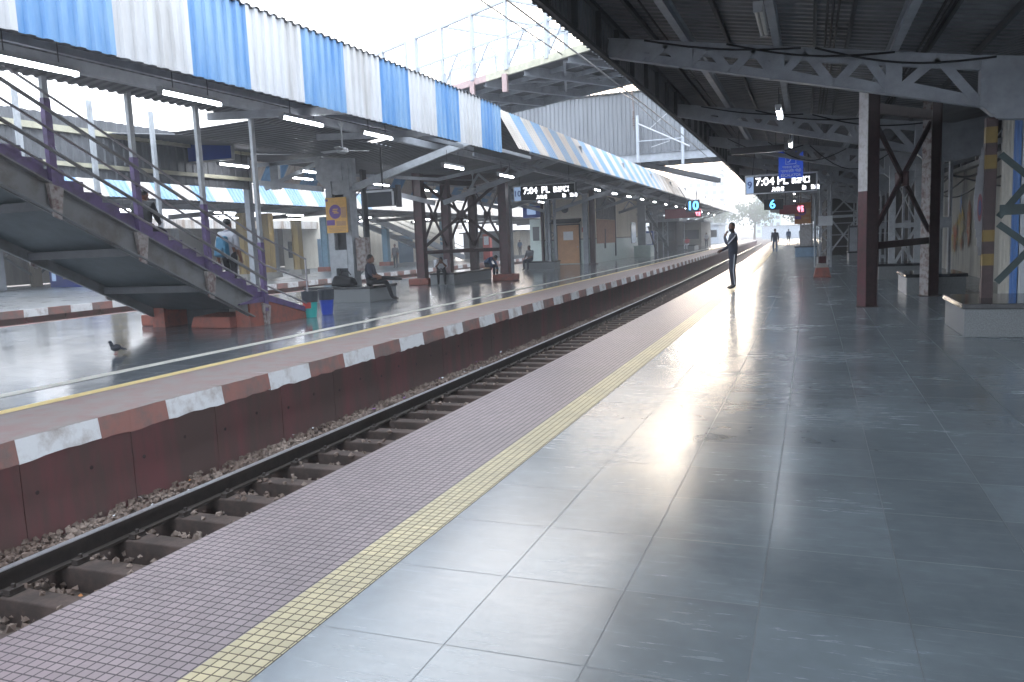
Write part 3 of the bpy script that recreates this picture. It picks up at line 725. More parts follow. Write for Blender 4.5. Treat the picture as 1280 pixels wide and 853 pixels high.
poster(-.45,.45,51.3,1.95,3.2,'orange and brown poster on the far column over the blue bench',mat('poster_rust',(.40,.17,.06),.5))
poster(-13.57,-12.85,20.62,2.06,3.1,'yellow orange poster on the grey column above the seated man')
# sign column on platform ten
t = thing('canopy_column', 'grey boxed column with lattice twin rising from the bench beside the stair foot', 'column', (-13.3,21.2,0))
b = MB()
for sx in (-13.62,-13.0): b.box(sx-.1,sx+.1,20.9,21.3,.47,4.1)
for z in (1.0,2.4,3.6): b.box(-13.52,-13.1,20.88,20.9,z,z+.55)
b.build('shaft', M_greyL, t); b = MB(); b.box(-13.52,-13.1,21.1,21.15,.47,4.1); b.build('back_plate', M_dark, t)
b = MB(); lattice(b,-13.85,23.0,0,4.1,.46,.3,.42); b.build('lattice_shaft', M_dark, t)
b = MB(); b.box(-12.82,-12.5,20.95,21.25,.9,1.9); b.build('junction_box', M_worn, t)
b = MB(); b.prism([(-14.05,4.3),(-12.8,4.25),(-12.8,3.45),(-13.1,3.2),(-13.5,3.2),(-14.05,3.7)],'y',20.95,21.2); b.build('gusset_plate', M_greyL, t)
b = MB(); b.bar((-12.85,21.05,3.36),(-9.0,21.05,4.42),.12,.2); b.build('strut', M_greyL, t)
b = MB(); b.bar((-13.9,21.05,3.40),(-16.3,21.05,3.75),.12,.16); b.bar((-13.9,21.05,4.22),(-16.0,21.05,3.55),.1,.12); b.bar((-13.9,21.05,4.3),(-16.4,21.05,4.28),.1,.12); b.box(-15.75,-15.45,21.0,21.12,3.5,4.3); b.build('strut', M_greyL, t)

# ------------------------------------------------------------------ platform ten canopy
lc = thing('platform_canopy', 'canopy over platform ten with bright blue and white corrugated fascia', 'canopy', (-13.5,20,0))
fb = [5.977-2.4,5.977-1.2,5.977,7.165,8.372,9.537,10.751,11.957,13.17,14.301,15.5,16.7,17.95,19.3]
fb = [-9.0,-7.0,-5,-3.6,-2.4,-1.2,0,1.2,2.4,3.6,4.8]+fb[2:]
def stripe(t):
    y = -9.0+t; k = sum(1 for q in fb if q <= y)
    i = k-1
    idx7 = fb.index(7.165)
    return 1 if (i-idx7)%2 == 0 else 0      # 0 blue, 1 white
b = MB(); b.corr((-7.4,-9.0,3.84),(0,1,0),28.3,(0,0,1.14),(1,0,0),.20,.035,stripe); b.build('striped_fascia', [M_blue, M_white], lc)
b = MB()
b.corr((-7.34,-9.0,4.97),(0,1,0),28.3,(-4.0,0,-.56),(0,0,1),.2,.03); b.build('edge_roof_sheet', M_sheetL, lc)
def stripe2(t): return int(t/.92)%2 if t < 25 else 2
b = MB(); b.corr((-7.4,20.7,4.06),(0,1,0),100,(-.62,0,1.12),(1,0,.5),.23,.03,stripe2); b.build('slanted_fascia', [M_cream2, M_blue2, M_rust2], lc)
b = MB(); b.corr((-8.0,20.7,5.1),(0,1,0),100,(-5.5,0,-.75),(0,0,1),.25,.03); b.corr((-13.5,20.7,4.35),(0,1,0),100,(-5.2,0,.45),(0,0,1),.25,.03)
b.corr((-11.3,14.6,4.42),(0,1,0),6.2,(-2.4,0,-.08),(0,0,1),.25,.03); b.corr((-13.6,15.2,4.36),(0,1,0),5.6,(-4.6,0,.45),(0,0,1),.25,.03); b.build('roof_sheet', M_sheetL, lc)
b = MB()
for k in range(26):
    y = -9+k*4.4; y1 = y+4.4; z = 3.9 if y < 19 else 4.05
    b.bar((-7.46,y,z+.02),(-7.46,y1,z+.02),.05,.08); b.bar((-10.2,y,4.4),(-10.2,y1,4.4),.12,.18)
    if y1 < 122: b.bar((-9.2,y,4.3 if y<19 else 4.15),(-9.2,y1,4.3 if y<19 else 4.15),.06,.1)
b.build('purlin', M_grey, lc)
for k in range(12):
    y = 28.5+7.5*k
    b = MB(); b.bar((-13.3,y,3.2),(-7.7,y,4.75),.12,.18); b.bar((-13.7,y,3.2),(-18.4,y,4.5),.12,.18); b.bar((-13.5,y,4.1),(-7.7,y,4.85),.1,.12); b.bar((-13.5,y,4.1),(-18.4,y,4.65),.1,.12)
    for x in (-12.3,-11,-9.8): f = (-13.3-x)/(-5.6); z0 = 3.2+1.55*f; z1 = 4.1+.75*f; b.bar((x,y,z0),(x+.5,y,z1-.05),.05,.08); b.bar((x+1.0,y,z0+.27),(x+.5,y,z1-.05),.05,.08)
    t = b.build('truss', M_grey, lc)
    if k not in (0,3,4,5): b = MB(); lattice(b,-13.5,y,0,4.2,.5,.35,.45); b.build('column', M_grey, lc)
for k,y in enumerate((13.2,17.0)):
    b = MB(); b.bar((-7.45,y,4.1),(-11.3,y,4.3),.1,.14); b.build('rafter', M_grey, lc)
b = MB(); b.corr((-18.7,20.7,4.05),(0,1,0),100,(.5,0,.8),(-1,0,0),.25,.03,lambda t: int(t/1.2)%2); b.build('rear_fascia', [M_cream2, M_blue2], lc)
# rear half roof over the stair, seen through the railings
t = thing('rear_roof', 'dark corrugated roof half hanging behind the stair railings', 'canopy', (-16.3,14,0))
b = MB(); b.corr((-16.2,-6,3.5),(0,1,0),26.5,(0,0,1.4),(1,0,0),.3,.03); b.build('side_sheet', M_sheetL, t)
b = MB(); b.corr((-16.25,-6,4.9),(0,1,0),26.5,(-2.6,0,.1),(0,0,1),.3,.03); b.build('roof_sheet', M_sheetL, t)
b = MB(); b.bar((-16.1,-6,4.5),(-16.1,20.5,4.6),.12,.14); b.bar((-16.1,-6,3.75),(-16.1,20.5,3.8),.08,.1); b.build('gutter_pipe', M_yelst, t)
b = MB()
for y in (2,8.5,22): b.box(-17.6,-17.4,y,y+.2,0,4.75)
b.build('column', M_grey, t)
t = thing('blue_sign_board', 'plain blue sign board with a pale frame hanging behind the stair railings', 'sign', (-15.6,18,4))
b = MB(); b.box(-16.25,-14.7,17.98,18.04,4.14,4.66); b.build('panel', M_boardB, t)
b = MB()
for (a,c,e,f) in ((-16.29,-14.66,4.10,4.14),(-16.29,-14.66,4.66,4.70),(-16.29,-16.25,4.14,4.66),(-14.70,-14.66,4.14,4.66)): b.box(a,c,17.96,18.05,e,f)
b.build('frame', M_alu, t); b = MB(); b.tube((-15.5,18.0,4.7),(-15.5,18.0,5.0),.02,6); b.build('hanger', M_dark, t)
# television
t = thing('television', 'dark television in a pale frame hanging beside the lattice column', 'television', (-10.6,18.9,2.6))
b = MB(); b.box(-11.15,-10.3,18.92,19.06,2.66,3.12); b.build('casing', M_black, t); b = MB(); b.box(-11.1,-10.4,18.908,18.918,2.70,3.03); b.build('screen', mat('tv_glass',(.03,.035,.045),.15), t)
b = MB(); b.box(-11.15,-10.36,18.895,18.918,3.035,3.09); b.box(-10.385,-10.33,18.895,18.918,2.68,3.035); b.build('bezel', M_alu, t); b = MB(); b.box(-10.27,-10.2,18.9,19.1,2.62,3.2); b.build('bracket', M_black, t); b = MB(); b.tube((-10.7,19,3.12),(-10.7,19,4.2),.025,6); b.build('hanger', M_dark, t)
def fan(label,x,y,z):
    t = thing('ceiling_fan', label, 'ceiling fan', (x,y,z), 'ceiling fans of platform ten')
    b = MB(); b.lathe((x,y,z),[(.05,-.08),(.13,-.05),(.13,.03),(.06,.07)],12); b.tube((x,y,z+.05),(x,y,z+.65),.018,6); b.lathe((x,y,z+.5),[(.02,0),(.07,.1)],10); b.build('motor', M_greyL, t)
    for k in range(3):
        a = k*2.094+.4+x; d = Vector((math.cos(a),math.sin(a),0)); b = MB(); b.bar(Vector((x,y,z))+d*.12,Vector((x,y,z))+d*.62,.012,.13,Vector((0,0,1)).cross(d)+Vector((0,0,.2))); b.build('blade', M_greyL, t)
fan('grey ceiling fan under platform ten canopy left of the big strut',-10,16.0,3.8)
fan('grey ceiling fan above the right leg of the maroon trestle',-12,28.4,3.62)

# ------------------------------------------------------------------ stair down to platform ten
st = thing('footbridge_stair', 'steel stair with purple skirting and rails coming down to platform ten', 'stair', (-12.6,12,0))
SL = -.4632; zf = lambda y: .462+SL*(y-13.413)          # lower edge of the near stringer
for X, s in ((-11.3,1),(-13.9,-1)):
    dy = 0 if s == 1 else .33
    b = MB(); ya, yb = 2.0, 14.0
    p = lambda y, o: Vector((X,y,zf(y)+o))
    b.bar(p(ya,.25),p(yb,.25),.02,.46,(0,.42,.9)); b.bar(p(ya,.03)+Vector((s*.05,0,0)),p(yb,.03)+Vector((s*.05,0,0)),.13,.025,(0,.42,.9)); b.bar(p(ya,.47)+Vector((s*.05,0,0)),p(yb,.47)+Vector((s*.05,0,0)),.13,.025,(0,.42,.9))
    b.build('stringer', M_stair, st)
    b = MB(); tr_, rs = .352, .163                       # saw-tooth skirting
    n = 34; y = 14.62
    for k in range(n):
        y1 = 14.62-.352*k; y0 = y1-.352; zt_ = .57+.163*(k+1)
        b.hexa([(X-.02,y0,zf(y0)+.46),(X+.01,y0,zf(y0)+.46),(X+.01,y1,zf(y1)+.46),(X-.02,y1,zf(y1)+.46),(X-.02,y0,zt_),(X+.01,y0,zt_),(X+.01,y1,zt_),(X-.02,y1,zt_)])
    b.build('skirting', M_purple, st)
b = MB(); b2 = MB()
for k in range(34):
    y1 = 14.62-.352*k; y0 = y1-.352; z = .565+.163*(k+1)
    b.box(-13.88,-11.33,y0-.02,y1,z-.035,z-.003)
    b2.box(-13.88,-11.33,y1-.03,y1-.015,z-.19,z-.04)
b.build('tread', M_tread, st); b2.build('riser', M_tread, st)
b = MB(); b.quad((-13.88,2,zf(2)+.2),(-11.32,2,zf(2)+.2),(-11.32,14,zf(14)+.2),(-13.88,14,zf(14)+.2)); b.build('soffit', M_soffit, st)
bars('cross_bearer', M_dark, st, [((-13.88,y,zf(y)+.1),(-11.32,y,zf(y)+.1),.12,.14) for y in (4.4,6.05,7.7,9.35,11.0,12.65)])
for k in range(6):
    y = 14.43-1.66*k; zb_ = zf(y)+.38
    if y < 4: continue
    for X, s in ((-11.24,1),(-13.96,-1)):
        b = MB(); w = .045 if s==1 else .04
        zt_ = zb_+1.42 if k < 4 else zb_+1.3
        b.box(X-w,X+w,y-.06,y+.06,zf(y)+.42 if k else .3,zt_); pst = b.build('post', M_purple if s == 1 else M_greyL, st)
        if k < 4 or s == -1: b = MB(); b.box(X-w*.8,X+w*.8,y-.05,y+.05,zt_,4.52+(.3 if s==-1 else 0)); b.build('post_extension', M_greyL, pst)
        b = MB(); b.hexa([(X-.02,y-.07,zf(y)-.02),(X+.02,y-.07,zf(y)-.02),(X+.02,y+.07,zf(y)-.08),(X-.02,y+.07,zf(y)-.08),(X-.03,y-.13,zf(y)+.5),(X+.05,y-.13,zf(y)+.5),(X+.05,y+.13,zf(y)+.42),(X-.03,y+.13,zf(y)+.42)]); b.build('bracket', M_worn, pst)
for X in (-11.18,-14.02):
    for j, o in enumerate((1.86,1.62,1.32,1.0,.72)):
        b = MB(); yb = 14.45; r = .022 if j in (0,2,4) else .032
        b.tube((X,2.5,zf(2.5)+o),(X,yb,zf(yb)+o),r,8); b.build('handrail', M_steel if j in (0,2,4) else M_stair, st)
    b = MB(); b.tube((X,14.45,1.9),(X,15.95,1.38),.022,8); b.tube((X,15.95,1.40),(X,15.95,.25),.022,8); b.tube((X,14.45,1.30),(X,15.95,.88),.02,8); b.tube((X,14.45,.85),(X,15.95,.32),.02,8); b.build('end_rail', M_steel, st)
b = MB(); b.prism([(13.9,0),(15.98,0),(15.98,.12),(14.6,.50),(13.9,.52)],'x',-11.62,-11.25); b.build('ramp_wall', M_brick, st); b = MB(); b.prism([(13.9,0),(15.98,0),(15.98,.12),(14.6,.50),(13.9,.52)],'x',-13.95,-13.6); b.build('ramp_wall', M_brick, st)
b = MB(); b.prism([(13.6,.52),(14.5,.66),(16.0,.24),(16.0,.13),(14.55,.505),(13.6,.5)],'x',-11.64,-11.23); b.build('coping', M_purple, st)
b = MB()
for k in range(3): b.box(-13.6,-11.62,14.62+.35*k,14.97+.35*k,0,.56-.16*k)
b.build('bottom_steps', M_conc, st)
b = MB(); b.hexa([(-12.75,13.75,0),(-11.62,13.70,0),(-11.5,15.2,0),(-12.75,15.2,0),(-12.7,13.8,.24),(-11.68,13.75,.24),(-11.55,15.2,.3),(-12.7,15.2,.3)]); b.build('plinth', M_brick, st, bevel=.03)
b = MB(); b.hexa([(-14.5,14.1,0),(-14.06,14.2,0),(-13.7,15.3,0),(-14.5,15.3,0),(-14.5,14.1,.26),(-14.06,14.2,.26),(-13.7,15.3,.26),(-14.5,15.3,.26)]); b.build('plinth', M_brick, st, bevel=.03)
b = MB(); b.box(-14.06,-12.4,14.6,15.2,.0,.4); b.build('footing', M_dark, st)
# buckets
def bucket(label,x,y,m,lab):
    t = thing('waste_bucket', label, 'bucket', (x,y,0), 'waste buckets at the stair foot')
    b = MB(); b.lathe((x,y,0),[(.13,0),(.135,.02),(.175,.40),(.18,.40)],20); b.build('bucket_body', m, t, smooth=False)
    b = MB(); b.lathe((x,y,0),[(.183,.36),(.20,.60),(.205,.60),(.205,.62),(.17,.62),(.16,.45)],20); b.build('rim', M_bin, t)
    if lab: 
        b = MB()
        for k in range(6):
            a0 = -2.2+k*.22; a1 = a0+.22
            b.quad((x+.172*math.cos(a0),y+.172*math.sin(a0),.22),(x+.172*math.cos(a1),y+.172*math.sin(a1),.22),(x+.182*math.cos(a1),y+.182*math.sin(a1),.36),(x+.182*math.cos(a0),y+.182*math.sin(a0),.36))
        b.build('label_band', M_redlab, t)
bucket('teal bucket with a red label and dark rim at the foot of the stair',-11.2,16.05,M_teal,True)
bucket('blue bucket with a dark rim beside the teal one',-11.2,16.75,M_bbl,False)

# ------------------------------------------------------------------ office on platform ten
of = thing('platform_office', 'cream platform office with an orange door and pale tiled dado on platform ten', 'building', (-14.4,55,0))
b = MB(); b.box(-16.1,-12.6,50,68,1.55,4.5); b.build('wall', M_cream, of)
b = MB(); b.box(-16.1,-12.59,49.99,68,0,1.55); b.build('tiled_dado', M_gtile, of)
b = MB(); b.box(-16.12,-12.57,49.97,68,1.55,1.62); b.build('dado_band', M_worn, of)
d = MB(); d.box(-14.95,-13.5,49.93,49.985,0.05,2.5); d = d.build('door', M_door, of)
b = MB(); b.box(-15.02,-14.95,49.9,50,0,2.57); b.box(-13.5,-13.43,49.9,50,0,2.57); b.box(-14.95,-13.5,49.9,50,2.5,2.57); b.build('frame', M_dark, d)
b = MB(); b.box(-14.55,-13.9,49.915,49.93,1.55,2.1); b.build('notice', M_paper, d); b = MB(); b.tube((-13.62,49.92,1.1),(-13.62,49.86,1.1),.03,8); b.build('handle', M_alu, d)
b = MB(); b.hexa([(-15.35,49.4,2.62),(-13.35,49.4,2.62),(-13.35,50,2.74),(-15.35,50,2.74),(-15.35,49.4,2.68),(-13.35,49.4,2.68),(-13.35,50,2.92),(-15.35,50,2.92)]); b.build('door_hood', M_dark, of)
b = MB(); b.lathe((0,0,0),[(.23,0),(.23,.1)],14)
for v in b.v: v.xyz = (-14.4+v.x, 49.98-v.z, 3.52+v.y)
b.build('exhaust_vent', M_black, of)
b = MB(); b.box(-13.3,-12.98,49.94,49.99,2.02,2.32); b.build('red_notice', M_redlab, of)
b = MB(); b.tube((-15.95,49.9,0),(-15.95,49.9,4.3),.11,8); b.build('drain_pipe', M_maroonD, of)
b = MB(); b.box(-12.59,-12.55,51.0,56.8,2.85,4.4); b.build('timetable_board', mat('timetable_dark',(.05,.05,.055),.5,col2=(.14,.14,.15),amount=.6,scale=3), of)
b = MB(); b.box(-12.59,-12.55,51.0,56.8,1.25,2.83); b.build('timetable_board', M_brown2, of)
b = MB(); b.box(-12.59,-12.54,53.3,53.6,.9,2.2); b.build('conduit', M_dark, of); b = MB(); b.box(-12.59,-12.54,56.85,57.1,.3,4.3); b.build('conduit', M_dark, of)
b = MB(); b.box(-12.59,-12.55,63.2,65.2,1.1,2.75); b.build('window', M_glassD, of)
b = MB(); b.box(-16.4,-12.3,49.7,68.3,4.5,4.62); b.build('roof_slab', M_conc, of)
t = thing('canopy_column', 'dark maroon column at the corner of the cream office', 'column', (-12.25,48.4,0)); b = MB(); steel_column(b,-12.2,48.2,0,4.6,.3,0,0,0); b.build('shaft', M_maroonD, t); b=MB(); b.box(-12.45,-11.95,47.95,48.45,0,.08); b.build('base_plate', M_maroonD, t)
t = thing('drinking_water_booth', 'narrow white booth with a blue lit sign left of the office', 'booth', (-16.6,50.5,0))
b = MB(); b.box(-16.95,-16.15,50.3,51.2,0,3.0); b.build('booth_wall', M_gtile, t); b = MB(); b.box(-17.3,-15.9,50.0,50.3,3.1,3.85); b.build('sign', M_boardB, t); b = MB(); b.box(-17.0,-16.4,49.97,49.99,3.3,3.7); b.build('sign_panel', M_ledP, t); b = MB(); b.box(-16.75,-16.3,50.28,50.3,1.6,2.5); b.build('window', M_glassD, t)
# clutter further down platform ten
t = thing('canopy_column', 'grey column with leaning dark braces behind the pale green block bench', 'column', (-11.8,63,0))
b = MB(); b.box(-12.0,-11.4,62.9,63.2,.9,4.6); b.build('shaft', M_grey, t); b = MB(); b.bar((-11.3,63,3.6),(-9.6,64,.2),.14,.14); b.bar((-11.2,63,2.4),(-10.6,63.5,.2),.1,.1); b.build('brace', M_dark, t)
for (x0,x1,y0,y1,z1,m,lb) in ((-15.5,-12.5,90,96,3.4,M_backw,'dark shuttered stall far along platform ten'),(-15,-11.8,110,124,3.5,mat('stall_grey',(.20,.19,.17),.7),'grey stall beyond the shuttered one on platform ten'),(-14.5,-11.5,135,150,3.3,M_white3,'white stall at the far end of platform ten')):
    t = thing('platform_stall', lb, 'stall', ((x0+x1)/2,y0,0), 'stalls far along platform ten')
    b = MB(); b.box(x0,x1,y0,y1,0,z1-.3); b.build('stall_wall', m, t); b = MB(); b.box(x0-.4,x1+.4,y0-.4,y1+.4,z1-.3,z1); b.build('roof', M_greyL, t); b = MB(); b.box(x0+.3,x1-.3,y0-.02,y0,1.0,2.2); b.build('hatch', M_glassD, t)
t = thing('vending_machine', 'tall blue and white vending machine on platform ten beyond the office', 'vending machine', (-13.6,78,0))
b = MB(); b.box(-14,-13.2,78,78.8,0,2.1); b.build('cabinet', M_boardB, t); b = MB(); b.box(-13.9,-13.3,77.98,78,.8,1.9); b.build('front_panel', M_signW, t)

# ------------------------------------------------------------------ upper footbridge (oblique, half built) and enclosed bridge
A2 = Vector((-11.3,25.88,0)); U2 = (Vector((-6.3,22.87,0))-A2).normalized(); N2 = Vector((-U2.y,U2.x,0))
P2 = lambda s,o,z: A2+U2*s+N2*o+Vector((0,0,z))
fbr = thing('footbridge', 'pale unfinished steel footbridge with open lattice sides high over the tracks', 'footbridge', (-8,24,6.5))
b = MB(); b.hexa([P2(-9,.1,6.98),P2(16,.1,6.98),P2(16,4.4,6.98),P2(-9,4.4,6.98),P2(-9,.1,7.06),P2(16,.1,7.06),P2(16,4.4,7.06),P2(-9,4.4,7.06)]); b.build('deck', M_dark, fbr)
b = MB(); b.bar(P2(-9,.0,6.93),P2(1.6,.0,6.93),.1,.22); b.build('edge_girder', M_pink, fbr); b = MB(); b.bar(P2(1.6,.0,6.93),P2(16,.0,6.93),.1,.22); b.build('edge_girder', M_yelst, fbr); b = MB(); b.bar(P2(-9,4.4,6.85),P2(16,4.4,6.85),.12,.3); b.build('edge_girder', M_grey, fbr)
b = MB()
for k in range(13): s = -8.5+2*k; b.ibeam(P2(s,0,6.80),P2(s,4.4,6.80),.14,.28)
for o in (1.1,2.2,3.3): b.bar(P2(-9,o,6.88),P2(16,o,6.88),.08,.14)
for s in (1,5): b.bar(P2(s,.3,6.82),P2(s+4,4.1,6.82),.08,.05); b.bar(P2(s+4,.3,6.82),P2(s,4.1,6.82),.08,.05)
b.build('deck_beam', M_grey, fbr)
bars('hanger_bracket', M_pink, fbr, [(P2(2.65,-.1,6.3),P2(2.65,-.1,6.85),.16,.16),(P2(.9,-.1,6.5),P2(.9,-.1,6.9),.16,.12)])
for o in (0,4.3):
    b = MB(); h = 9.12
    for k,s in enumerate([-6.6,-5.0,-3.3,-2.6,-.9,.87,2.7,4.6,6.4,8.2,10]):
        w = .14 if k%2 else .09; b.bar(P2(s,o,6.95),P2(s,o,h if s<4.9 else 9.1),w,w,U2)
    for s0,s1 in ((-6.6,-3.3),(-2.6,-1.2),(-.9,4.6),(4.6,10)): b.bar(P2(s0,o,9.1),P2(s1,o,9.1),.09,.1)
    b.build('side_post', M_white3, fbr)
    b = MB()
    for s0,s1 in ((-6.6,-3.3),(-2.6,-.9),(-.9,10)): b.bar(P2(s0,o,8.03),P2(s1,o,8.03),.06,.08)
    for s0 in (-6.6,-5,-3.3,-.9,.87,2.7,4.6,6.4): b.bar(P2(s0,o,7.05),P2(s0+.85,o,8.0),.05,.06); b.bar(P2(s0+1.7,o,7.05),P2(s0+.85,o,8.0),.05,.06)
    b.bar(P2(-.9,o,7.5),P2(10,o,7.5),.03,.03); b.bar(P2(-6.6,o,7.5),P2(-.9,o,7.5),.03,.03)
    for k in range(26): b.bar(P2(-6+k*.62,o,7.0),P2(-6+k*.62,o,8.0),.025,.025,U2)
    b.build('side_rail', M_white3, fbr)
b = MB()
for s in (-.9,.87,2.7): b.bar(P2(s,0,9.12),P2(s,4.3,9.12),.08,.08); b.bar(P2(s,-.02,6.98),P2(s,-.02,7.5),.17,.17,U2)
b.build('portal_beam', M_white3, fbr)
fb2 = thing('enclosed_footbridge', 'footbridge walled in galvanised corrugated sheet crossing the tracks', 'footbridge', (-9,48,6))
b = MB(); b.corr((-19,48,6.42),(1,0,0),30,(0,0,3.55),(0,-1,0),.26,.05); b.build('side_sheet', M_galv, fb2)
b = MB(); b.corr((-19,51.6,6.42),(1,0,0),30,(0,0,3.55),(0,1,0),.26,.05); b.build('side_sheet', M_galv, fb2)
b = MB(); b.corr((-19.2,47.6,10.02),(1,0,0),30,(0,2.3,.35),(0,0,1),.26,.04); b.corr((-19.2,49.9,10.37),(1,0,0),30,(0,2.2,-.35),(0,0,1),.26,.04); b.build('roof_sheet', M_galv, fb2)
b = MB(); b.box(-19,11,48.1,51.5,6.2,6.4); b.build('deck', M_dark, fb2)
b = MB(); b.ibeam((-19,48.05,6.2),(11,48.05,6.2),.2,.5); b.ibeam((-19,51.55,6.2),(11,51.55,6.2),.2,.5)
for k in range(12): b.bar((-18+2.5*k,48.1,6.1),(-18+2.5*k,51.5,6.1),.12,.2)
b.build('girder', M_grey, fb2)
b = MB(); b.bar((-9.3,50,6.0),(-5.2,56,5.1),.3,.3); b.bar((-13,50,6.0),(-9,57,4.6),.3,.3); b.build('bracing', M_dark, fb2)
for x in (-15.5,-13.0,3.5): b = MB(); b.box(x-.15,x+.15,49.6,49.9,0,6.2); b.build('column', M_grey, fb2)
# catenary
def wire(label,x,z,sag=.25,y0=-14,y1=150,r=.02):
    b = MB(); n = int((y1-y0)/2.5); pts = []
    for k in range(n+1):
        y = y0+(y1-y0)*k/n; f = ((y-y0)%48)/48; pts.append((x,y,z-sag*4*f*(1-f)))
    b.path(pts,r,5); return tag(b.build('overhead_wire', M_wire), label, 'wire', 'overhead wires above the track')
wire('contact wire hung lowest above the track',-4.95,5.75,.05); wire('catenary wire just above the contact wire',-4.95,7.0,.7); wire('feeder wire strung outside the opposite canopy edge',-6.8,7.2,.4)
t = thing('catenary_bracket', 'catenary cantilever arm with ribbed insulators in front of the corrugated bridge', 'catenary bracket', (-7.5,44,6))
b = MB()
b.tube((-9.15,47.5,5.9),(-9.15,47.5,8.6),.09,8); b.tube((-6.55,47.5,5.6),(-6.55,47.5,7.7),.09,8); b.tube((-9.15,47.4,7.1),(-6.55,47.4,7.1),.03,6); b.build('mast_post', M_white3, t)
b = MB(); b.tube((-8.5,44,7.64),(-5.75,44,6.24),.04,8); b.tube((-7.9,44.0,7.3),(-6.6,44,8.3),.02,6); b.tube((-7.8,44,6.35),(-6.8,44,6.6),.02,6); b.build('cantilever_tube', M_alu, t)
b = MB(); prof = []
for k in range(7): prof += [(.03,.12*k),(.085,.12*k+.04),(.03,.12*k+.08)]
b.lathe((-8.72,44,7.55),prof,10); b.tube((-8.72,44,8.4),(-8.78,44,9.6),.03,6); b.tube((-8.72,44,7.3),(-8.72,44,7.55),.03,6); b.build('insulator', M_insul, t)

# ------------------------------------------------------------------ right background
b = MB(); b.box(4.6,4.8,22.5,34,0,3.35); wl = thing('painted_wall', 'stained plaster wall with yellow and red painted figures behind the near platform', 'wall', (4.6,28,0))
b.build('plaster', M_mural, wl)
def blob(b, y0,y1,z0,z1,mi,seed):
    r = random.Random(seed); n = 22; cy=(y0+y1)/2; cz=(z0+z1)/2
    b.add([(4.594,cy+(y1-y0)/2*math.cos(2*math.pi*k/n)*r.uniform(.4,1.2),cz+(z1-z0)/2*math.sin(2*math.pi*k/n)*r.uniform(.6,1.15)) for k in range(n)],[tuple(range(n))],mi)
def paint(spec, m):
    b = MB()
    for q in spec: blob(b,*q[:4],0,q[4])
    for v in b.v: v.x = spec[0][5]
    b.build('paint_figure', m, wl)
paint([(28.7,30.0,.7,2.2,1,4.555)], M_murY); paint([(29.8,31.0,.6,1.7,2,4.553)], M_murY); paint([(27.7,28.35,.9,2.4,3,4.55)], M_murO); paint([(29.9,30.6,.7,1.7,5,4.547)], M_murO); paint([(28.9,29.3,.7,1.2,6,4.545)], M_murO); paint([(29.2,29.45,1.8,2.6,7,4.545)], M_panelB)
bw = thing('station_building', 'dark shadowed station building with pale window mullions behind the near platform', 'building', (6,40,0))
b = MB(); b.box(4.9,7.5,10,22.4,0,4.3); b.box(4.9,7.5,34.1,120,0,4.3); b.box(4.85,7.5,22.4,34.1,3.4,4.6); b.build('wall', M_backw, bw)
b = MB()
for y in (24.6,28.0,30.4): b.box(4.70,4.78,y,y+.18,3.36,4.4)
b.build('window_mullion', M_offwh, bw); b = MB(); b.box(4.79,4.82,24.0,31.5,3.4,4.4); b.build('window_pane', M_glassD, bw)
b = MB(); b.box(4.4,4.9,22.5,33.9,3.2,3.33); b.build('ledge', M_conc, bw)
for k in range(3):
    b = MB(); pts = [(4.3,22.5+1.2*j,3.15-.25*k-.25*math.sin(math.pi*((j+k*2)%6)/6)) for j in range(9)]; b.path(pts,.035-.008*k,6)
    tag(b.build('hanging_cable', M_cable), ['thick black cable sagging along the ledge above the painted wall','thinner black cable looping below the thick one','thin black cable hanging lowest across the painted wall'][k], 'cable', 'cables above the painted wall')
def frame_trestle(label,x0,x1,y,z1,m,group,mid=1.6):
    t = thing('steel_frame', label, 'steel frame', ((x0+x1)/2,y,0), group)
    for x in (x0,x1): b = MB(); b.box(x-.09,x+.09,y-.09,y+.09,0,z1); b.build('post', m, t)
    bars('cross_beam', m, t, [((x0,y,mid),(x1,y,mid),.1,.14),((x0,y,z1-.1),(x1,y,z1-.1),.1,.14)])
    b = MB()
    for a,c in ((.3,mid),(mid,z1-.2)): b.bar((x0,y-.06,a),(x1,y-.06,c),.03,.08); b.bar((x0,y+.06,c),(x1,y+.06,a),.03,.08)
    b.build('brace', m, t)
frame_trestle('pale braced steel frame between the two maroon columns',2.35,3.05,27.2,3.4,M_greyL,'braced steel frames of the near platform')
frame_trestle('grey braced frame in front of the dark wall left of the front maroon column',1.2,2.6,45,3.9,M_greyL,'braced steel frames of the near platform',2.2)
frame_trestle('grey braced frame further back against the dark wall',.9,2.7,58,3.9,M_grey,'braced steel frames of the near platform',2.0)
t = thing('stair_wall', 'dark panelled side of a stair behind the braced grey frame', 'stair', (2.4,50,0))
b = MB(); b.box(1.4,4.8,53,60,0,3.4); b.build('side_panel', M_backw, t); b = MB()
for k in range(4): b.bar((1.38,52.95,.5+.7*k),(4.8,52.95,.5+.7*k),.05,.06)
b.build('rail', M_grey, t)
t = thing('equipment_cabinet', 'narrow dark cabinet standing behind the small grey bench', 'cabinet', (2.3,44,0)); b = MB(); b.box(2.05,2.5,43.6,44.1,0,1.7); b.build('body', M_dark, t); b=MB(); b.box(2.1,2.45,43.58,43.6,.2,1.6); b.build('door', M_grey, t)
# more posters / columns far on the near platform
for k,y in enumerate((66,74,84,96)):
    t = thing('canopy_column', 'slim pale column in the far row along the near platform', 'column', (1.2,y,0), 'far columns of the near platform'); b = MB(); lattice(b,1.2,y,0,4.4,.5,.4,.5); b.build('shaft', M_greyL, t)

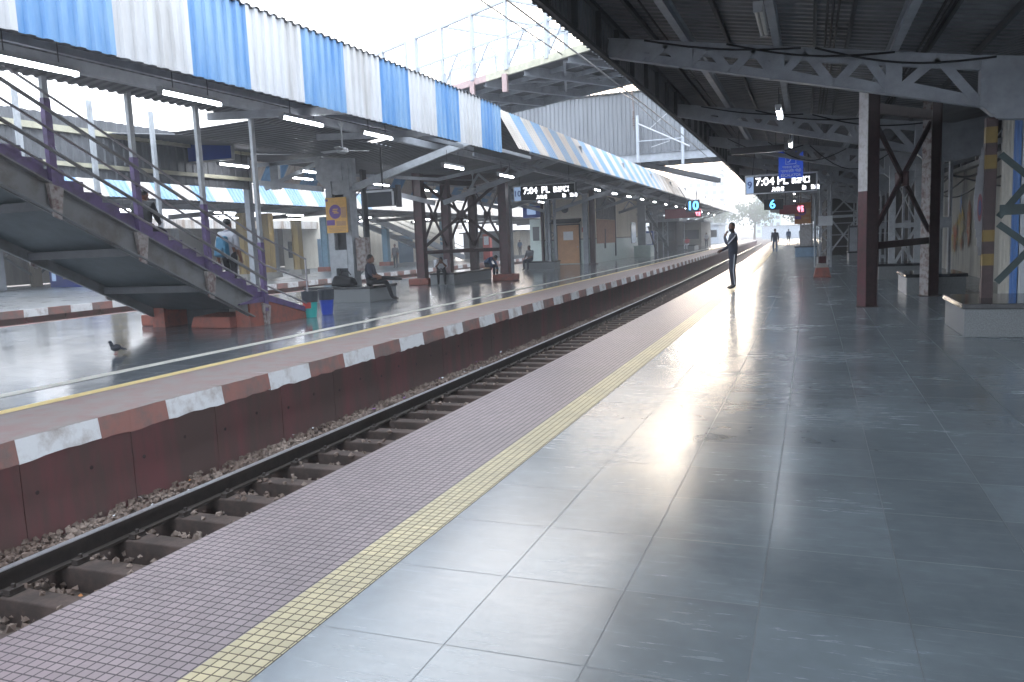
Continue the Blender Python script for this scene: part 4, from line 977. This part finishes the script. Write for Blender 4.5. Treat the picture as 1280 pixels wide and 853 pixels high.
# ------------------------------------------------------------------ far platform
fc = thing('platform_canopy', 'canopy of the far platform with slanted cream and pale blue striped edge', 'canopy', (-30,40,0))
b = MB(); b.corr((-24.4,-15,3.86),(0,1,0),130,(-.55,0,.92),(1,0,.5),.24,.03,lambda t: int(t/1.15)%2 if t < 58 else (3 if int(t/1.15)%2 else 2)); b.build('striped_fascia', [M_cream2, M_blue2, M_rust2, M_cream2], fc)
b = MB(); b.corr((-24.9,-15,4.8),(0,1,0),130,(-9,0,-.6),(0,0,1),.3,.03); b.build('roof_sheet', M_sheetL, fc)
b = MB()
for k in range(16): b.bar((-24.6,-10+7.5*k,3.9),(-33,-10+7.5*k,3.7),.14,.25)
for k in range(30): b.bar((-24.6,-15+4.3*k,3.84),(-24.6,-10.7+4.3*k,3.84),.08,.1)
b.build('rafter', M_dark, fc)
cols = [(-30.9,38.5,M_yelcol,'yellow'),(-30.6,40.5,M_yelcol,'yellow'),(-31.5,44.8,M_yelcol,'yellow'),(-32.3,49.5,M_blucol,'blue'),(-33,60,M_blucol,'blue'),(-31,29,M_yelcol,'yellow'),(-31,20,M_yelcol,'yellow'),(-33,72,M_blucol,'blue')]
lbs = ['dull yellow steel column of the far platform seen just right of the stair post','dull yellow column of the far platform, second right of the stair post','bright yellow steel column of the far platform left of the blue one','blue steel column of the far platform left of the orange poster','blue column of the far platform beside the blue door','yellow column of the far platform behind the stair stringer','yellow column of the far platform under the upper stair flight','blue column of the far platform seen through the maroon trestle']
for (x,y,m,_),lb in zip(cols,lbs):
    t = thing('far_column', lb, 'column', (x,y,0), 'columns of the far platform'); b = MB(); steel_column(b,x,y,.03,3.9,.5,0,0,0); b.build('shaft', m, t); b=MB(); b.box(x-.5,x+.5,y-.5,y+.5,.03,.35); b.build('plinth', M_brick if m is not M_yelcol else M_conc, t)
for k in range(9):
    pass
ff = tube_light('glowing tube light under the striped edge of the far platform canopy', 'tube lights of the far platform', L=1.5)
for k,(x,y) in enumerate([(-25.5,25.0),(-25.5,30.5),(-25.8,36.5),(-25.8,44),(-25.8,53),(-26,62),(-29,28),(-29,35),(-29,41),(-29.5,50),(-29,58),(-25.5,20.5)]):
    o = ff if k == 0 else dup(ff); place(o,x,y,3.45)
t = thing('cream_building', 'stained cream building with a blue door on the far platform', 'building', (-38,68,0))
b = MB(); b.box(-42,-35.2,58,80,0,5.2); b.build('wall', M_cream, t); b = MB(); b.box(-35.2,-35.15,66.5,69.5,.05,2.6); d = b.build('door', M_bdoor, t)
b = MB(); b.box(-38.5,-37.2,57.95,58,.05,2.5); b.build('door', M_bdoor, t); b = MB(); b.box(-41.5,-40.3,57.95,58,1.0,2.4); b.build('window', M_glassD, t)
b = MB(); b.box(-42.3,-35.0,57.7,80.3,5.2,5.4); b.build('roof', M_conc, t)
t = thing('far_stair', 'pale stair with railings descending to the far platform', 'stair', (-31,62,0))
b = MB(); b.bar((-33.2,54,4.8),(-30,70,.3),.25,.45); b.bar((-35.0,54,4.8),(-32,70,.3),.25,.45); b.build('stringer', M_white3, t)
b = MB()
for k in range(14): y = 54+16*k/14; z = 4.8-4.5*k/14; b.box(-34.9+.2*k,-33.1+.2*k,y,y+1.1,z-.05,z)
b.build('tread', M_conc, t); b = MB(); b.bar((-33.2,54,5.8),(-30,70,1.3),.06,.06); b.bar((-33.2,54,5.4),(-30,70,.9),.06,.06); b.build('handrail', M_cream, t)
t = thing('ladder', 'pale ladder leaning against a far platform column', 'ladder', (-33,51,0))
b = MB()
for x in (-33.3,-32.6): b.bar((x,51,.03),(x+.15,51.8,3.7),.06,.08)
b.build('rail', M_cream, t); b = MB()
for k in range(11): b.bar((-33.3+.012*k,51+.07*k,.3+.31*k),(-32.6+.012*k,51+.07*k,.3+.31*k),.05,.05)
b.build('rung', M_cream, t)
t = thing('kiosk', 'dark blue kiosk with pale posters on the far platform under the stair', 'kiosk', (-40.3,34.5,0))
b = MB(); b.box(-41.9,-38.9,34.5,36.5,.03,2.3); b.build('body', M_kiosk, t)
b = MB()
for (x0,x1,z0,z1) in ((-41.7,-41.4,.4,1.9),(-40.9,-40.2,1.2,1.7),(-39.6,-39.1,.6,1.5)): b.box(x0,x1,34.48,34.5,z0,z1)
b.build('poster', M_ledP, t); b = MB(); b.box(-42.1,-38.7,34.3,36.7,2.3,2.42); b.build('roof', M_dark, t); b = MB(); b.box(-40.8,-40.4,34.47,34.49,.5,1.0); b.build('hatch', M_murY, t)
t = thing('far_mural_wall', 'bright cream wall with yellow and blue painted panels beyond the far platform', 'wall', (-50,50,0))
b = MB(); b.box(-52,-51.6,5,90,0,4.2); b.build('wall_face', mat('dull_plaster',(.30,.28,.25),.8,col2=(.16,.15,.14),amount=.55,scale=.6,streak=True), t); b = MB(); b.box(-51.59,-51.55,44,46,.5,2.5); b.build('yellow_panel', M_murY, t); b = MB(); b.box(-51.59,-51.55,49,50,.5,2.2); b.build('blue_panel', M_panelB, t)
t = thing('rear_canopy', 'dark canopy roof over the furthest platform at the left', 'canopy', (-44,40,0))
b = MB(); b.corr((-38.5,5,3.7),(0,1,0),85,(-13.5,0,.9),(0,0,1),.4,.03); b.build('roof_sheet', M_sheetL, t)
b = MB(); b.corr((-38.4,5,3.35),(0,1,0),85,(0,0,.6),(1,0,0),.3,.03); b.build('edge_sheet', M_rust2, t)
for y in (12,22,32,46,58,70): b = MB(); b.box(-43.2,-42.8,y,y+.4,.03,4.0); b.build('column', M_grey, t)
t = thing('far_trestle', 'brown braced trestle leg of a bridge under the stair at the left edge', 'trestle', (-46,40,0), 'trestles beyond the far platform')
for x,y in ((-45.5,36.5),(-44.5,39.5),(-47.5,34)): b = MB(); steel_column(b,x,y,.03,4,.5,0,0,0); b.build('column', mat('brown_steel',(.14,.105,.06),.55), t)
b = MB(); b.bar((-45.5,36.5,.6),(-47.5,34,3.2),.1,.14); b.bar((-45.5,36.5,3.2),(-47.5,34,.6),.1,.14); b.bar((-45.5,36.5,.6),(-44.5,39.5,3.2),.1,.14); b.bar((-45.5,36.5,3.2),(-44.5,39.5,.6),.1,.14); b.build('brace', M_dark, t)
# far jumble beyond the third platform
for k,(x,y,w,h,m,lb) in enumerate(((-30.5,76,2.0,2.6,mat('shop_grey',(.16,.17,.19),.6),'grey shop hut seen between the legs of the maroon trestle'),(-32.5,88,2.2,2.8,M_cream,'cream shop hut seen right of the maroon trestle'),(-29.5,100,2.2,2.8,M_backw,'dark shop hut left of the office'))):
    t = thing('shop_hut', lb, 'hut', (x,y,0), 'huts on the far platform')
    b = MB(); b.box(x-w,x+w,y,y+4,0.03,h); b.build('wall', m, t); b = MB(); b.box(x-w-.3,x+w+.3,y-.4,y+4.3,h,h+.15); b.build('roof', M_dark, t); b = MB(); b.box(x-w*.6,x+w*.5,y-.02,y,.9,2.1); b.build('hatch', M_glassD, t)
t = thing('red_pillar_box', 'tall red cabinet seen through the maroon trestle on the far platform', 'cabinet', (-27.6,70,0)); b = MB(); b.box(-28,-27.3,70,70.6,.03,2.4); b.build('body', mat('red_cabinet',(.45,.05,.04),.5), t); b = MB(); b.box(-27.9,-27.4,69.98,70,1.4,2.2); b.build('front_panel', M_signW, t)

# ------------------------------------------------------------------ far end: buildings and trees
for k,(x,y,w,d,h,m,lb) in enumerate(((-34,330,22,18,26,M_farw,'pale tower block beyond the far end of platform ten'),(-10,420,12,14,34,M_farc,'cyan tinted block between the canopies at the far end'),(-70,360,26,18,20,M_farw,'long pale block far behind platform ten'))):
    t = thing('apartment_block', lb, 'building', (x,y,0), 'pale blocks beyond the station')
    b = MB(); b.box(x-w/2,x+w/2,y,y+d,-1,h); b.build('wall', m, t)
    for i in range(int(h/3.2)):
        for j in range(int(w/3)): b = MB(); b.box(x-w/2+.7+3*j,x-w/2+2.3+3*j,y-.05,y,1+3.2*i,2.6+3.2*i); b.build('window', M_glassD, t)
    b = MB(); b.box(x-w/2-.3,x+w/2+.3,y-.3,y+d+.3,h,h+.6); b.build('roof', M_conc, t)
def tree(label,x,y,h,r,seed):
    rd = random.Random(seed); t = thing('tree', label, 'tree', (x,y,-1), 'trees beyond the end of the platforms')
    b = MB(); b.tube((x,y,-1.1),(x+.3,y,h*.5),.35,8,.2)
    for k in range(5): a = k*1.3; b.tube((x+.2,y,h*.4),(x+r*.6*math.cos(a),y+r*.6*math.sin(a),h*(.6+.06*k)),.16,6,.05)
    b.build('trunk', M_trunk, t); b = MB()
    cl = [Vector((rd.gauss(0,.45)*r,rd.gauss(0,.45)*r,h*.68+rd.gauss(0,.16)*h)) for _ in range(26)]
    for c in cl:
        for _ in range(60):
            p = Vector((x,y,0))+c+Vector((rd.gauss(0,1),rd.gauss(0,1),rd.gauss(0,.8)))*r*.16; s = rd.uniform(.15,.34)
            M = Euler((rd.random()*6,rd.random()*6,rd.random()*6)).to_matrix()
            b.quad(p+M@Vector((-s,-s*.6,0)),p+M@Vector((s,-s*.6,0)),p+M@Vector((s,s*.6,0)),p+M@Vector((-s,s*.6,0)))
    b.build('crown', M_leafF, t)
for k,(x,y,h,r) in enumerate(((2,205,11,6),(-9,215,10,5.5),(10,198,12,6),(-20,235,9,5),(22,215,13,7))): tree(['leafy tree closing the view at the end of the near platform','leafy tree over the end of the tracks','tall tree right of the track end behind the near canopy','low tree left of the track end','broad tree hidden mostly by the near canopy'][k],x,y,h,r,k)
b = MB(); b.box(-6,14,176,176.6,0,2.6); t = thing('boundary_wall', 'pale low boundary wall at the far end of the near platform', 'wall', (4,176,0)); b.build('wall_face', M_white3, t); b=MB(); b.box(-6.1,14.1,175.9,176.7,2.6,2.72); b.build('coping', M_conc, t)

# ------------------------------------------------------------------ people
M_cgreyL = mat('cloth_light_grey', (.28,.29,.32), .8, var=.15)
def person(label, J, mats, x, y, z, rz, hair=True, scale=1.0, group=None, face=0.0, stripe=None):
    """J: joint positions for a figure facing +Y; mats = shirt, trousers, sleeve, shoe"""
    root = thing('person', label, 'person', (0,0,0), group, local=True)
    R = dict(pel=.15,waist=.145,chest=.17,neck0=.075,neck=.052,shL=.09,shR=.09,elL=.055,elR=.055,wrL=.036,wrR=.036,haL=.03,haR=.03,hipL=.10,hipR=.10,knL=.075,knR=.075,anL=.052,anR=.052,heL=.042,heR=.042,toL=.034,toR=.034)
    E = [('pel','waist'),('waist','chest'),('chest','neck0'),('neck0','neck'),('chest','shL'),('chest','shR'),('shL','elL'),('elL','wrL'),('wrL','haL'),('shR','elR'),('elR','wrR'),('wrR','haR'),
         ('pel','hipL'),('pel','hipR'),('hipL','knL'),('knL','anL'),('anL','toL'),('hipR','knR'),('knR','anR'),('anR','toR')]
    keys = [k for k in R if k in J]; idx = {k:i for i,k in enumerate(keys)}
    me = bpy.data.meshes.new('sk'); me.from_pydata([J[k] for k in keys],[(idx[a],idx[c]) for a,c in E],[]); me.update()
    ob = bpy.data.objects.new('sk', me); COL.objects.link(ob)
    ob.modifiers.new('s','SKIN'); sv = me.skin_vertices[0].data
    for k in keys: r = R[k]; sv[idx[k]].radius = (r*(1.25 if k in ('pel','waist','chest') else 1), r*(.85 if k in ('pel','waist','chest') else 1)); sv[idx[k]].use_root = (k=='pel')
    sb = ob.modifiers.new('u','SUBSURF'); sb.levels = 1; sb.render_levels = 1
    bpy.context.view_layer.update()
    bm = bmesh.new(); em = bpy.data.meshes.new_from_object(ob.evaluated_get(bpy.context.evaluated_depsgraph_get())); bm.from_mesh(em)
    bpy.data.objects.remove(ob); bpy.data.meshes.remove(em)
    seg = {('pel','waist'):0,('waist','chest'):0,('chest','neck0'):0,('neck0','neck'):3,('chest','shL'):0,('chest','shR'):0,('shL','elL'):2,('elL','wrL'):4,('wrL','haL'):3,('shR','elR'):2,('elR','wrR'):4,('wrR','haR'):3,
           ('pel','hipL'):1,('pel','hipR'):1,('hipL','knL'):1,('knL','anL'):1,('anL','toL'):5,('hipR','knR'):1,('knR','anR'):1,('anR','toR'):5}
    JV = {k:Vector(v) for k,v in J.items() if k != 'tilt'}
    def dseg(p,a,c):
        d = c-a; t = max(0,min(1,(p-a).dot(d)/max(d.length_squared,1e-9))); return (p-a-d*t).length
    for f in bm.faces:
        c = f.calc_center_median(); best = min(seg, key=lambda e: dseg(c,JV[e[0]],JV[e[1]])-.5*min(R[e[0]],R[e[1]])); f.material_index = seg[best]; f.smooth = True
    # head with face, merged into the same mesh
    hc = JV['head']; hr = Matrix.Rotation(face,3,'Z'); tilt = J.get('tilt',0); hr = hr@Matrix.Rotation(tilt,3,'X')
    def addball(c,rx,ry,rz_,mi,n=14,m=10):
        b = MB(); b.ball((0,0,0),rx,ry,rz_,n,m); vs = [bm.verts.new(hc+hr@(v+Vector(c))) for v in b.v]
        for f in b.f:
            ff = bm.faces.new([vs[i] for i in f]); ff.material_index = mi; ff.smooth = True
    addball((0,0,0),.075,.095,.118,3); addball((0,.055,-.07),.05,.04,.045,3); addball((0,.095,-.015),.014,.02,.024,3,8,6); addball((-.078,-.005,-.01),.014,.025,.033,3,8,6); addball((.078,-.005,-.01),.014,.025,.033,3,8,6)
    addball((-.03,.083,.012),.014,.01,.008,6,8,6); addball((.03,.083,.012),.014,.01,.008,6,8,6); addball((0,.089,-.062),.022,.008,.006,7,8,6)
    # fingers
    for s in ('L','R'):
        w, h = JV['wr'+s], JV['ha'+s]; d = (h-w).normalized(); a = d.orthogonal().normalized(); cr_ = d.cross(a)
        for i,(o,L) in enumerate(((-.028,.055),(-.01,.07),(.01,.066),(.027,.05),(.045,.03))):
            b = MB(); p0 = h+a*o-d*.005 if i < 4 else w.lerp(h,.5)+a*.03; p1 = p0+d*L*.6+(a*.03 if i == 4 else Vector()); p2 = p1+(d*.7+cr_*.6).normalized()*L*.5
            b.tube(p0,p1,.009,6,.008); b.tube(p1,p2,.008,6,.006); vs = [bm.verts.new(v) for v in b.v]
            for f in b.f: ff = bm.faces.new([vs[q] for q in f]); ff.material_index = 3; ff.smooth = True
    me = bpy.data.meshes.new('body'); bm.to_mesh(me); bm.free()
    shirt, trou, sleeve, fore, shoe = mats
    for m in (shirt,trou,sleeve,M_skin,fore,shoe,M_black,mat('lips',(.12,.045,.04),.5)): me.materials.append(m)
    o = bpy.data.objects.new('body', me); COL.objects.link(o); o.parent = root
    if hair:
        b = MB(); b.ball((0,-.018,.035),.083,.096,.098,14,9); b.v = [hc+hr@Vector((v.x,v.y,max(v.z,-.02+(.055 if v.y>.04 else 0)))) for v in b.v]; b.build('hair', M_hair, root, smooth=True)
    if stripe:
        for pts in stripe: b = MB(); b.path([Vector(p) for p in pts],.014,5); b.build('side_stripe', M_cwhite, root)
    root.scale = (scale,)*3; place(root,x,y,z,rz); return root
def stand(**kw):
    J = dict(pel=(0,0,.96),waist=(0,.0,1.10),chest=(0,-.01,1.33),neck0=(0,-.01,1.47),neck=(0,.005,1.55),head=(0,.025,1.64),shL=(-.19,-.01,1.41),shR=(.19,-.01,1.41),elL=(-.235,-.03,1.13),elR=(.235,-.03,1.13),
         wrL=(-.24,.06,.89),wrR=(.24,.06,.89),haL=(-.235,.09,.81),haR=(.235,.09,.81),hipL=(-.095,0,.91),hipR=(.095,0,.91),knL=(-.10,.02,.50),knR=(.10,.02,.50),anL=(-.10,-.02,.09),anR=(.10,-.02,.09),toL=(-.12,.14,.035),toR=(.12,.14,.035))
    J.update(kw); return J
def sit(h=.47,**kw):
    J = dict(pel=(0,0,h+.12),waist=(0,-.0,h+.26),chest=(0,.03,h+.47),neck0=(0,.05,h+.60),neck=(0,.08,h+.67),head=(0,.11,h+.76),shL=(-.19,.04,h+.55),shR=(.19,.04,h+.55),elL=(-.23,.12,h+.28),elR=(.23,.12,h+.28),
         wrL=(-.14,.32,h+.22),wrR=(.14,.32,h+.22),haL=(-.09,.39,h+.20),haR=(.09,.39,h+.20),hipL=(-.09,.04,h+.10),hipR=(.09,.04,h+.10),knL=(-.13,.46,h+.06),knR=(.13,.46,h+.06),anL=(-.13,.44,.09),anR=(.13,.44,.09),toL=(-.15,.60,.035),toR=(.15,.60,.035))
    J.update(kw); return J
H2 = math.pi/2
W = (M_navy,M_navy2,M_navy,M_navy,M_shoe)
# man waiting by the edge: body towards the track, face towards the camera, one hand at the chin
man = person('bearded man in a navy tracksuit waiting at the near platform edge, hand at his chin',
    stand(elL=(-.22,.19,1.19),wrL=(-.10,.23,1.40),haL=(-.06,.16,1.50),elR=(.25,.05,1.14),wrR=(.13,.26,1.04),haR=(.07,.33,1.01)), W, -2.05,23.3,0,H2+.25, scale=1.06, face=1.0,
    stripe=[[(-.13,-.05,1.50),(-.275,-.01,1.40),(-.285,.11,1.27),(-.265,.17,1.21)],[(-.198,-.01,.93),(-.178,.02,.5),(-.158,-.02,.13)]])
b = MB(); b.ball((0,0,0),.055,.05,.06,10,7); 
bd = MB(); bd.ball((0,.055,-.075),.058,.048,.05,12,8); hc = Vector((0,.025,1.64)); hr = Matrix.Rotation(1.0,3,'Z'); bd.v = [hc+hr@v for v in bd.v]; bd.build('beard', M_hair, man, smooth=True)
ph = MB(); ph.rbox((0,0,0),.075,.012,.15); ph = tag(ph.build('mobile_phone', M_black), 'dark mobile phone held at the waist by the waiting man', 'phone'); ph.location = bend((-2.42,23.25,1.10)); ph.rotation_euler = (.9,0,H2)
walk = stand(knL=(-.10,.12,.50),anL=(-.10,.08,.12),toL=(-.11,.25,.06),knR=(.10,-.03,.50),anR=(.10,-.22,.13),toR=(.11,-.08,.04),wrL=(-.25,-.05,.9),haL=(-.25,-.03,.82),elL=(-.24,-.08,1.13))
person('man in dark jacket and jeans walking away along the near platform', walk, (M_navy,M_cblue,M_navy,M_navy,M_shoe), -1.71,61.5,0,.1)
person('person in dark clothes further off, right behind the walking man', walk, (M_cblue,M_navy2,M_cblue,M_cblue,M_shoe), -.75,100,0,.0)
person('distant person in dark clothes walking towards the camera', walk, (M_navy,M_cblack,M_navy,M_navy,M_shoe), 1.0,130,0,math.pi)
person('person leaning out over the platform edge to look along the track', stand(waist=(0,.05,1.08),chest=(0,.22,1.22),neck0=(0,.33,1.28),neck=(0,.40,1.31),head=(0,.47,1.35),shL=(-.19,.26,1.26),shR=(.19,.26,1.26),elL=(-.23,.2,.98),elR=(.23,.2,.98),wrL=(-.2,.2,.75),wrR=(.2,.2,.75),haL=(-.2,.2,.67),haR=(.2,.2,.67)), (M_navy,M_cblack,M_navy,M_skin,M_shoe), -2.1,98,0,H2)
# on platform ten
person('man in dark clothes sitting cross-legged on the bench below the orange poster',
    sit(knR=(.06,.44,.66),anR=(-.12,.78,.62),toR=(-.12,.94,.60),knL=(-.10,.48,.54),anL=(-.10,.62,.09),toL=(-.10,.80,.04),chest=(0,-.02,.95),neck0=(0,-.0,1.07),neck=(0,.04,1.14),head=(0,.07,1.22)), (M_navy2,M_cblack,M_navy2,M_skin,M_shoe), -12.3,20.75,0,-H2+.25, scale=1.03)
bg = thing('black_bag', 'black travel bag lying on the bench beside the seated man', 'bag', (-13.0,20.6,.47)); b = MB(); b.hexa([(-13.5,20.45,.48),(-12.72,20.45,.48),(-12.72,20.85,.48),(-13.5,20.85,.48),(-13.4,20.5,.80),(-12.8,20.5,.72),(-12.8,20.8,.72),(-13.4,20.8,.80)]); b.build('bag_body', M_cblack, bg, bevel=.07); b = MB(); b.path([(-13.25,20.62,.80),(-13.15,20.62,.92),(-12.95,20.62,.92),(-12.85,20.62,.80)],.015,6); b.build('handle', M_cblack, bg)
person('man in a white shirt slumped forward on the trestle bench', sit(chest=(0,.12,.88),neck0=(0,.22,.96),neck=(0,.29,.97),head=(0,.37,.97),shL=(-.19,.16,.93),shR=(.19,.16,.93),elL=(-.22,.32,.70),elR=(.22,.32,.70),wrL=(-.1,.40,.84),wrR=(.1,.40,.84),haL=(-.06,.42,.90),haR=(.06,.42,.90),tilt=-.5), (M_cwhite,M_cblack,M_cwhite,M_skin,M_shoe), -13.85,29.1,0,math.pi+.45)
person('man in a blue jacket hunched over on the trestle bench beside the right column', sit(chest=(0,.18,.86),neck0=(0,.31,.90),neck=(0,.38,.90),head=(0,.47,.90),shL=(-.19,.24,.90),shR=(.19,.24,.90),elL=(-.2,.36,.62),elR=(.2,.36,.62),wrL=(-.08,.46,.42),wrR=(.08,.46,.42),haL=(-.06,.47,.34),haR=(.06,.47,.34),tilt=-.7), (M_cblue,M_navy2,M_cblue,M_cblue,M_shoe), -13.55,33.4,0,-H2-.2)
pk = thing('paper_parcel', 'tan paper parcel on the floor beside the hunched man in blue', 'parcel', (-13.35,33.2,0)); b = MB(); b.hexa([(-13.5,32.7,0),(-13.2,32.7,0),(-13.2,32.9,0),(-13.5,32.9,0),(-13.47,32.72,.5),(-13.23,32.72,.5),(-13.23,32.88,.5),(-13.47,32.88,.5)]); b.build('wrapping', mat('kraft_paper',(.42,.27,.13),.7), pk)
person('person in a grey shirt sitting on the bench in front of the orange door', sit(), (M_cgrey,M_navy2,M_cgrey,M_skin,M_shoe), -14.2,41.7,0,math.pi-.3)
person('person in a pink top sitting far along platform ten', sit(.5), (M_cpink,M_cwhite,M_cpink,M_skin,M_shoe), -10.6,83.9,0,math.pi-.3)
person('person in a pale shirt standing far along platform ten', stand(), (M_cwhite,M_navy2,M_cwhite,M_skin,M_shoe), -10.2,100,0,math.pi)
person('person with a pale top walking down the stair carrying a blue backpack', walk, (M_cgreyL,M_cblack,M_cgreyL,M_skin,M_shoe), -12.45,14.85,.56,.1, scale=1.03)
bp = thing('backpack', 'blue backpack on the person walking down the stair', 'backpack', (-12.45,14.55,1.95)); b = MB(); b.hexa([(-12.61,14.52,1.5),(-12.29,14.52,1.5),(-12.29,14.72,1.5),(-12.61,14.72,1.5),(-12.58,14.58,1.98),(-12.32,14.58,1.98),(-12.32,14.72,1.98),(-12.58,14.72,1.98)]); b.build('bag_body', M_cteal, bp, bevel=.06); b = MB(); b.hexa([(-12.57,14.46,1.53),(-12.33,14.46,1.53),(-12.33,14.56,1.53),(-12.57,14.56,1.53),(-12.55,14.48,1.72),(-12.35,14.48,1.72),(-12.35,14.58,1.72),(-12.55,14.58,1.72)]); b.build('pocket', M_cteal, bp, bevel=.03)
person('person in dark clothes sitting higher up the stair beside the railing', sit(.35,anL=(-.13,.5,-.12),anR=(.13,.5,-.12),toL=(-.15,.64,-.16),toR=(.15,.64,-.16)), (M_cblack,M_cblack,M_cblack,M_cblack,M_shoe), -12.0,11.95,1.66,.2)
for k,(x,y,m,lb) in enumerate(((-28,52,M_cgrey,'person in grey waiting on the far platform near the ladder'),(-27.5,66,M_cwhite,'person in white on the far platform seen through the trestle'),(-29,84,M_cblue,'person in blue on the far platform left of the office'))):
    person(lb, stand(), (m,M_navy2,m,M_skin,M_shoe), x,y,.03,math.pi, group='people on the far platform')
# pigeon
pg = thing('pigeon', 'dark pigeon standing alone on the platform ten floor', 'pigeon', (-10.84,9.95,0))
b = MB(); c = Vector((-10.84,9.95,0))
b.ball(c+Vector((0,0,.11)),.055,.10,.06,12,9); b.ball(c+Vector((0,-.085,.17)),.03,.035,.045,10,7); b.ball(c+Vector((0,-.105,.215)),.026,.032,.026,10,7)
b.hexa([c+Vector(p) for p in ((-.03,.06,.08),(.03,.06,.08),(.04,.19,.05),(-.04,.19,.05),(-.03,.06,.12),(.03,.06,.12),(.04,.19,.06),(-.04,.19,.06))]); b.build('body', mat('pigeon_grey',(.035,.038,.05),.6,var=.3,scale=18), pg, smooth=True)
b = MB(); b.tube(c+Vector((0,-.13,.213)),c+Vector((0,-.155,.205)),.008,6,.002); b.build('beak', M_black, pg)
for s in (-.022,.022): 
    b = MB(); b.tube(c+Vector((s,0,.06)),c+Vector((s,-.01,.005)),.005,6); b.tube(c+Vector((s,-.01,.005)),c+Vector((s,-.04,.004)),.004,5); b.build('leg', mat('pigeon_leg',(.3,.06,.06),.6), pg)

# ------------------------------------------------------------------ camera, sky, sun, air
def rotm(yaw,pitch,roll):
    f = Vector((math.sin(yaw)*math.cos(pitch),math.cos(yaw)*math.cos(pitch),-math.sin(pitch))); r = Vector((math.cos(yaw),-math.sin(yaw),0)); d = f.cross(r)
    c, s = math.cos(roll), math.sin(roll); r2 = c*r+s*d; d2 = -s*r+c*d
    return Matrix((r2,-d2,-f)).transposed()
cd = bpy.data.cameras.new('camera'); cam = bpy.data.objects.new('camera', cd); COL.objects.link(cam)
cd.sensor_width = 36; cd.lens = 1000/1280*36; cd.clip_end = 5000; cd.clip_start = .05
M4 = rotm(math.radians(-21.06),math.radians(7.05),math.radians(2.36)).to_4x4(); M4.translation = (0,0,1.58); cam.matrix_world = M4
S.camera = cam
SUN_EL, SUN_AZ = math.radians(7.5), math.radians(-7)          # azimuth from +Y towards +X
w = bpy.data.worlds.new('World'); S.world = w; w.use_nodes = True; nt = w.node_tree; bg = nt.nodes['Background']
sky = nt.nodes.new('ShaderNodeTexSky'); sky.sky_type = 'NISHITA'; sky.sun_disc = False; sky.sun_elevation = SUN_EL; sky.sun_rotation = SUN_AZ
sky.air_density = 1.2; sky.dust_density = 6.0; sky.ozone_density = 1.0
hs = nt.nodes.new('ShaderNodeHueSaturation'); hs.inputs['Saturation'].default_value = .8
nt.links.new(sky.outputs[0], hs.inputs['Color']); mxc = nt.nodes.new('ShaderNodeMix'); mxc.data_type = 'RGBA'; mxc.inputs['Factor'].default_value = .65
mxc.inputs[7].default_value = (8.6,9.4,10.6,1); nt.links.new(hs.outputs[0], mxc.inputs[6])      # thin bright overcast over the clear sky
nt.links.new(mxc.outputs[2], bg.inputs['Color']); bg.inputs['Strength'].default_value = .15
ld = bpy.data.lights.new('sun','SUN'); ld.energy = .5; ld.angle = math.radians(15); ld.color = (1,.87,.72)
so = bpy.data.objects.new('sun', ld); COL.objects.link(so)
sd = Vector((math.sin(SUN_AZ)*math.cos(SUN_EL),math.cos(SUN_AZ)*math.cos(SUN_EL),math.sin(SUN_EL)))
so.rotation_euler = sd.to_track_quat('Z','Y').to_euler()
HAZE = True
if HAZE:
    b = MB(); x0,x1,y0,y1,z0,z1 = -960,960,-340,1560,-2.2,45
    b.v = []; me_ = bpy.data.meshes.new('haze')
    P = [(x0,y0,z0),(x1,y0,z0),(x1,y1,z0),(x0,y1,z0),(x0,y0,z1),(x1,y0,z1),(x1,y1,z1),(x0,y1,z1)]
    me_.from_pydata(P,[],[(3,2,1,0),(4,5,6,7),(0,1,5,4),(1,2,6,5),(2,3,7,6),(3,0,4,7)]); hz = bpy.data.objects.new('haze', me_); COL.objects.link(hz); hz['kind'] = 'stuff'
    tag(hz,'thin bright morning haze filling the air of the station','haze')
    m = bpy.data.materials.new('haze'); m.use_nodes = True; n = m.node_tree; n.nodes.clear(); out = n.nodes.new('ShaderNodeOutputMaterial'); pv = n.nodes.new('ShaderNodeVolumePrincipled')
    pv.inputs['Color'].default_value = (.92,.95,1,1); pv.inputs['Density'].default_value = .0026; pv.inputs['Anisotropy'].default_value = .3
    n.links.new(pv.outputs[0], out.inputs['Volume']); me_.materials.append(m)
S.view_settings.view_transform = 'Standard'; S.view_settings.look = 'None'; S.view_settings.gamma = 1; S.view_settings.use_curve_mapping = False
S.view_settings.exposure = 2.2
for o in list(S.objects):
    if '_local' in o: del o['_local']
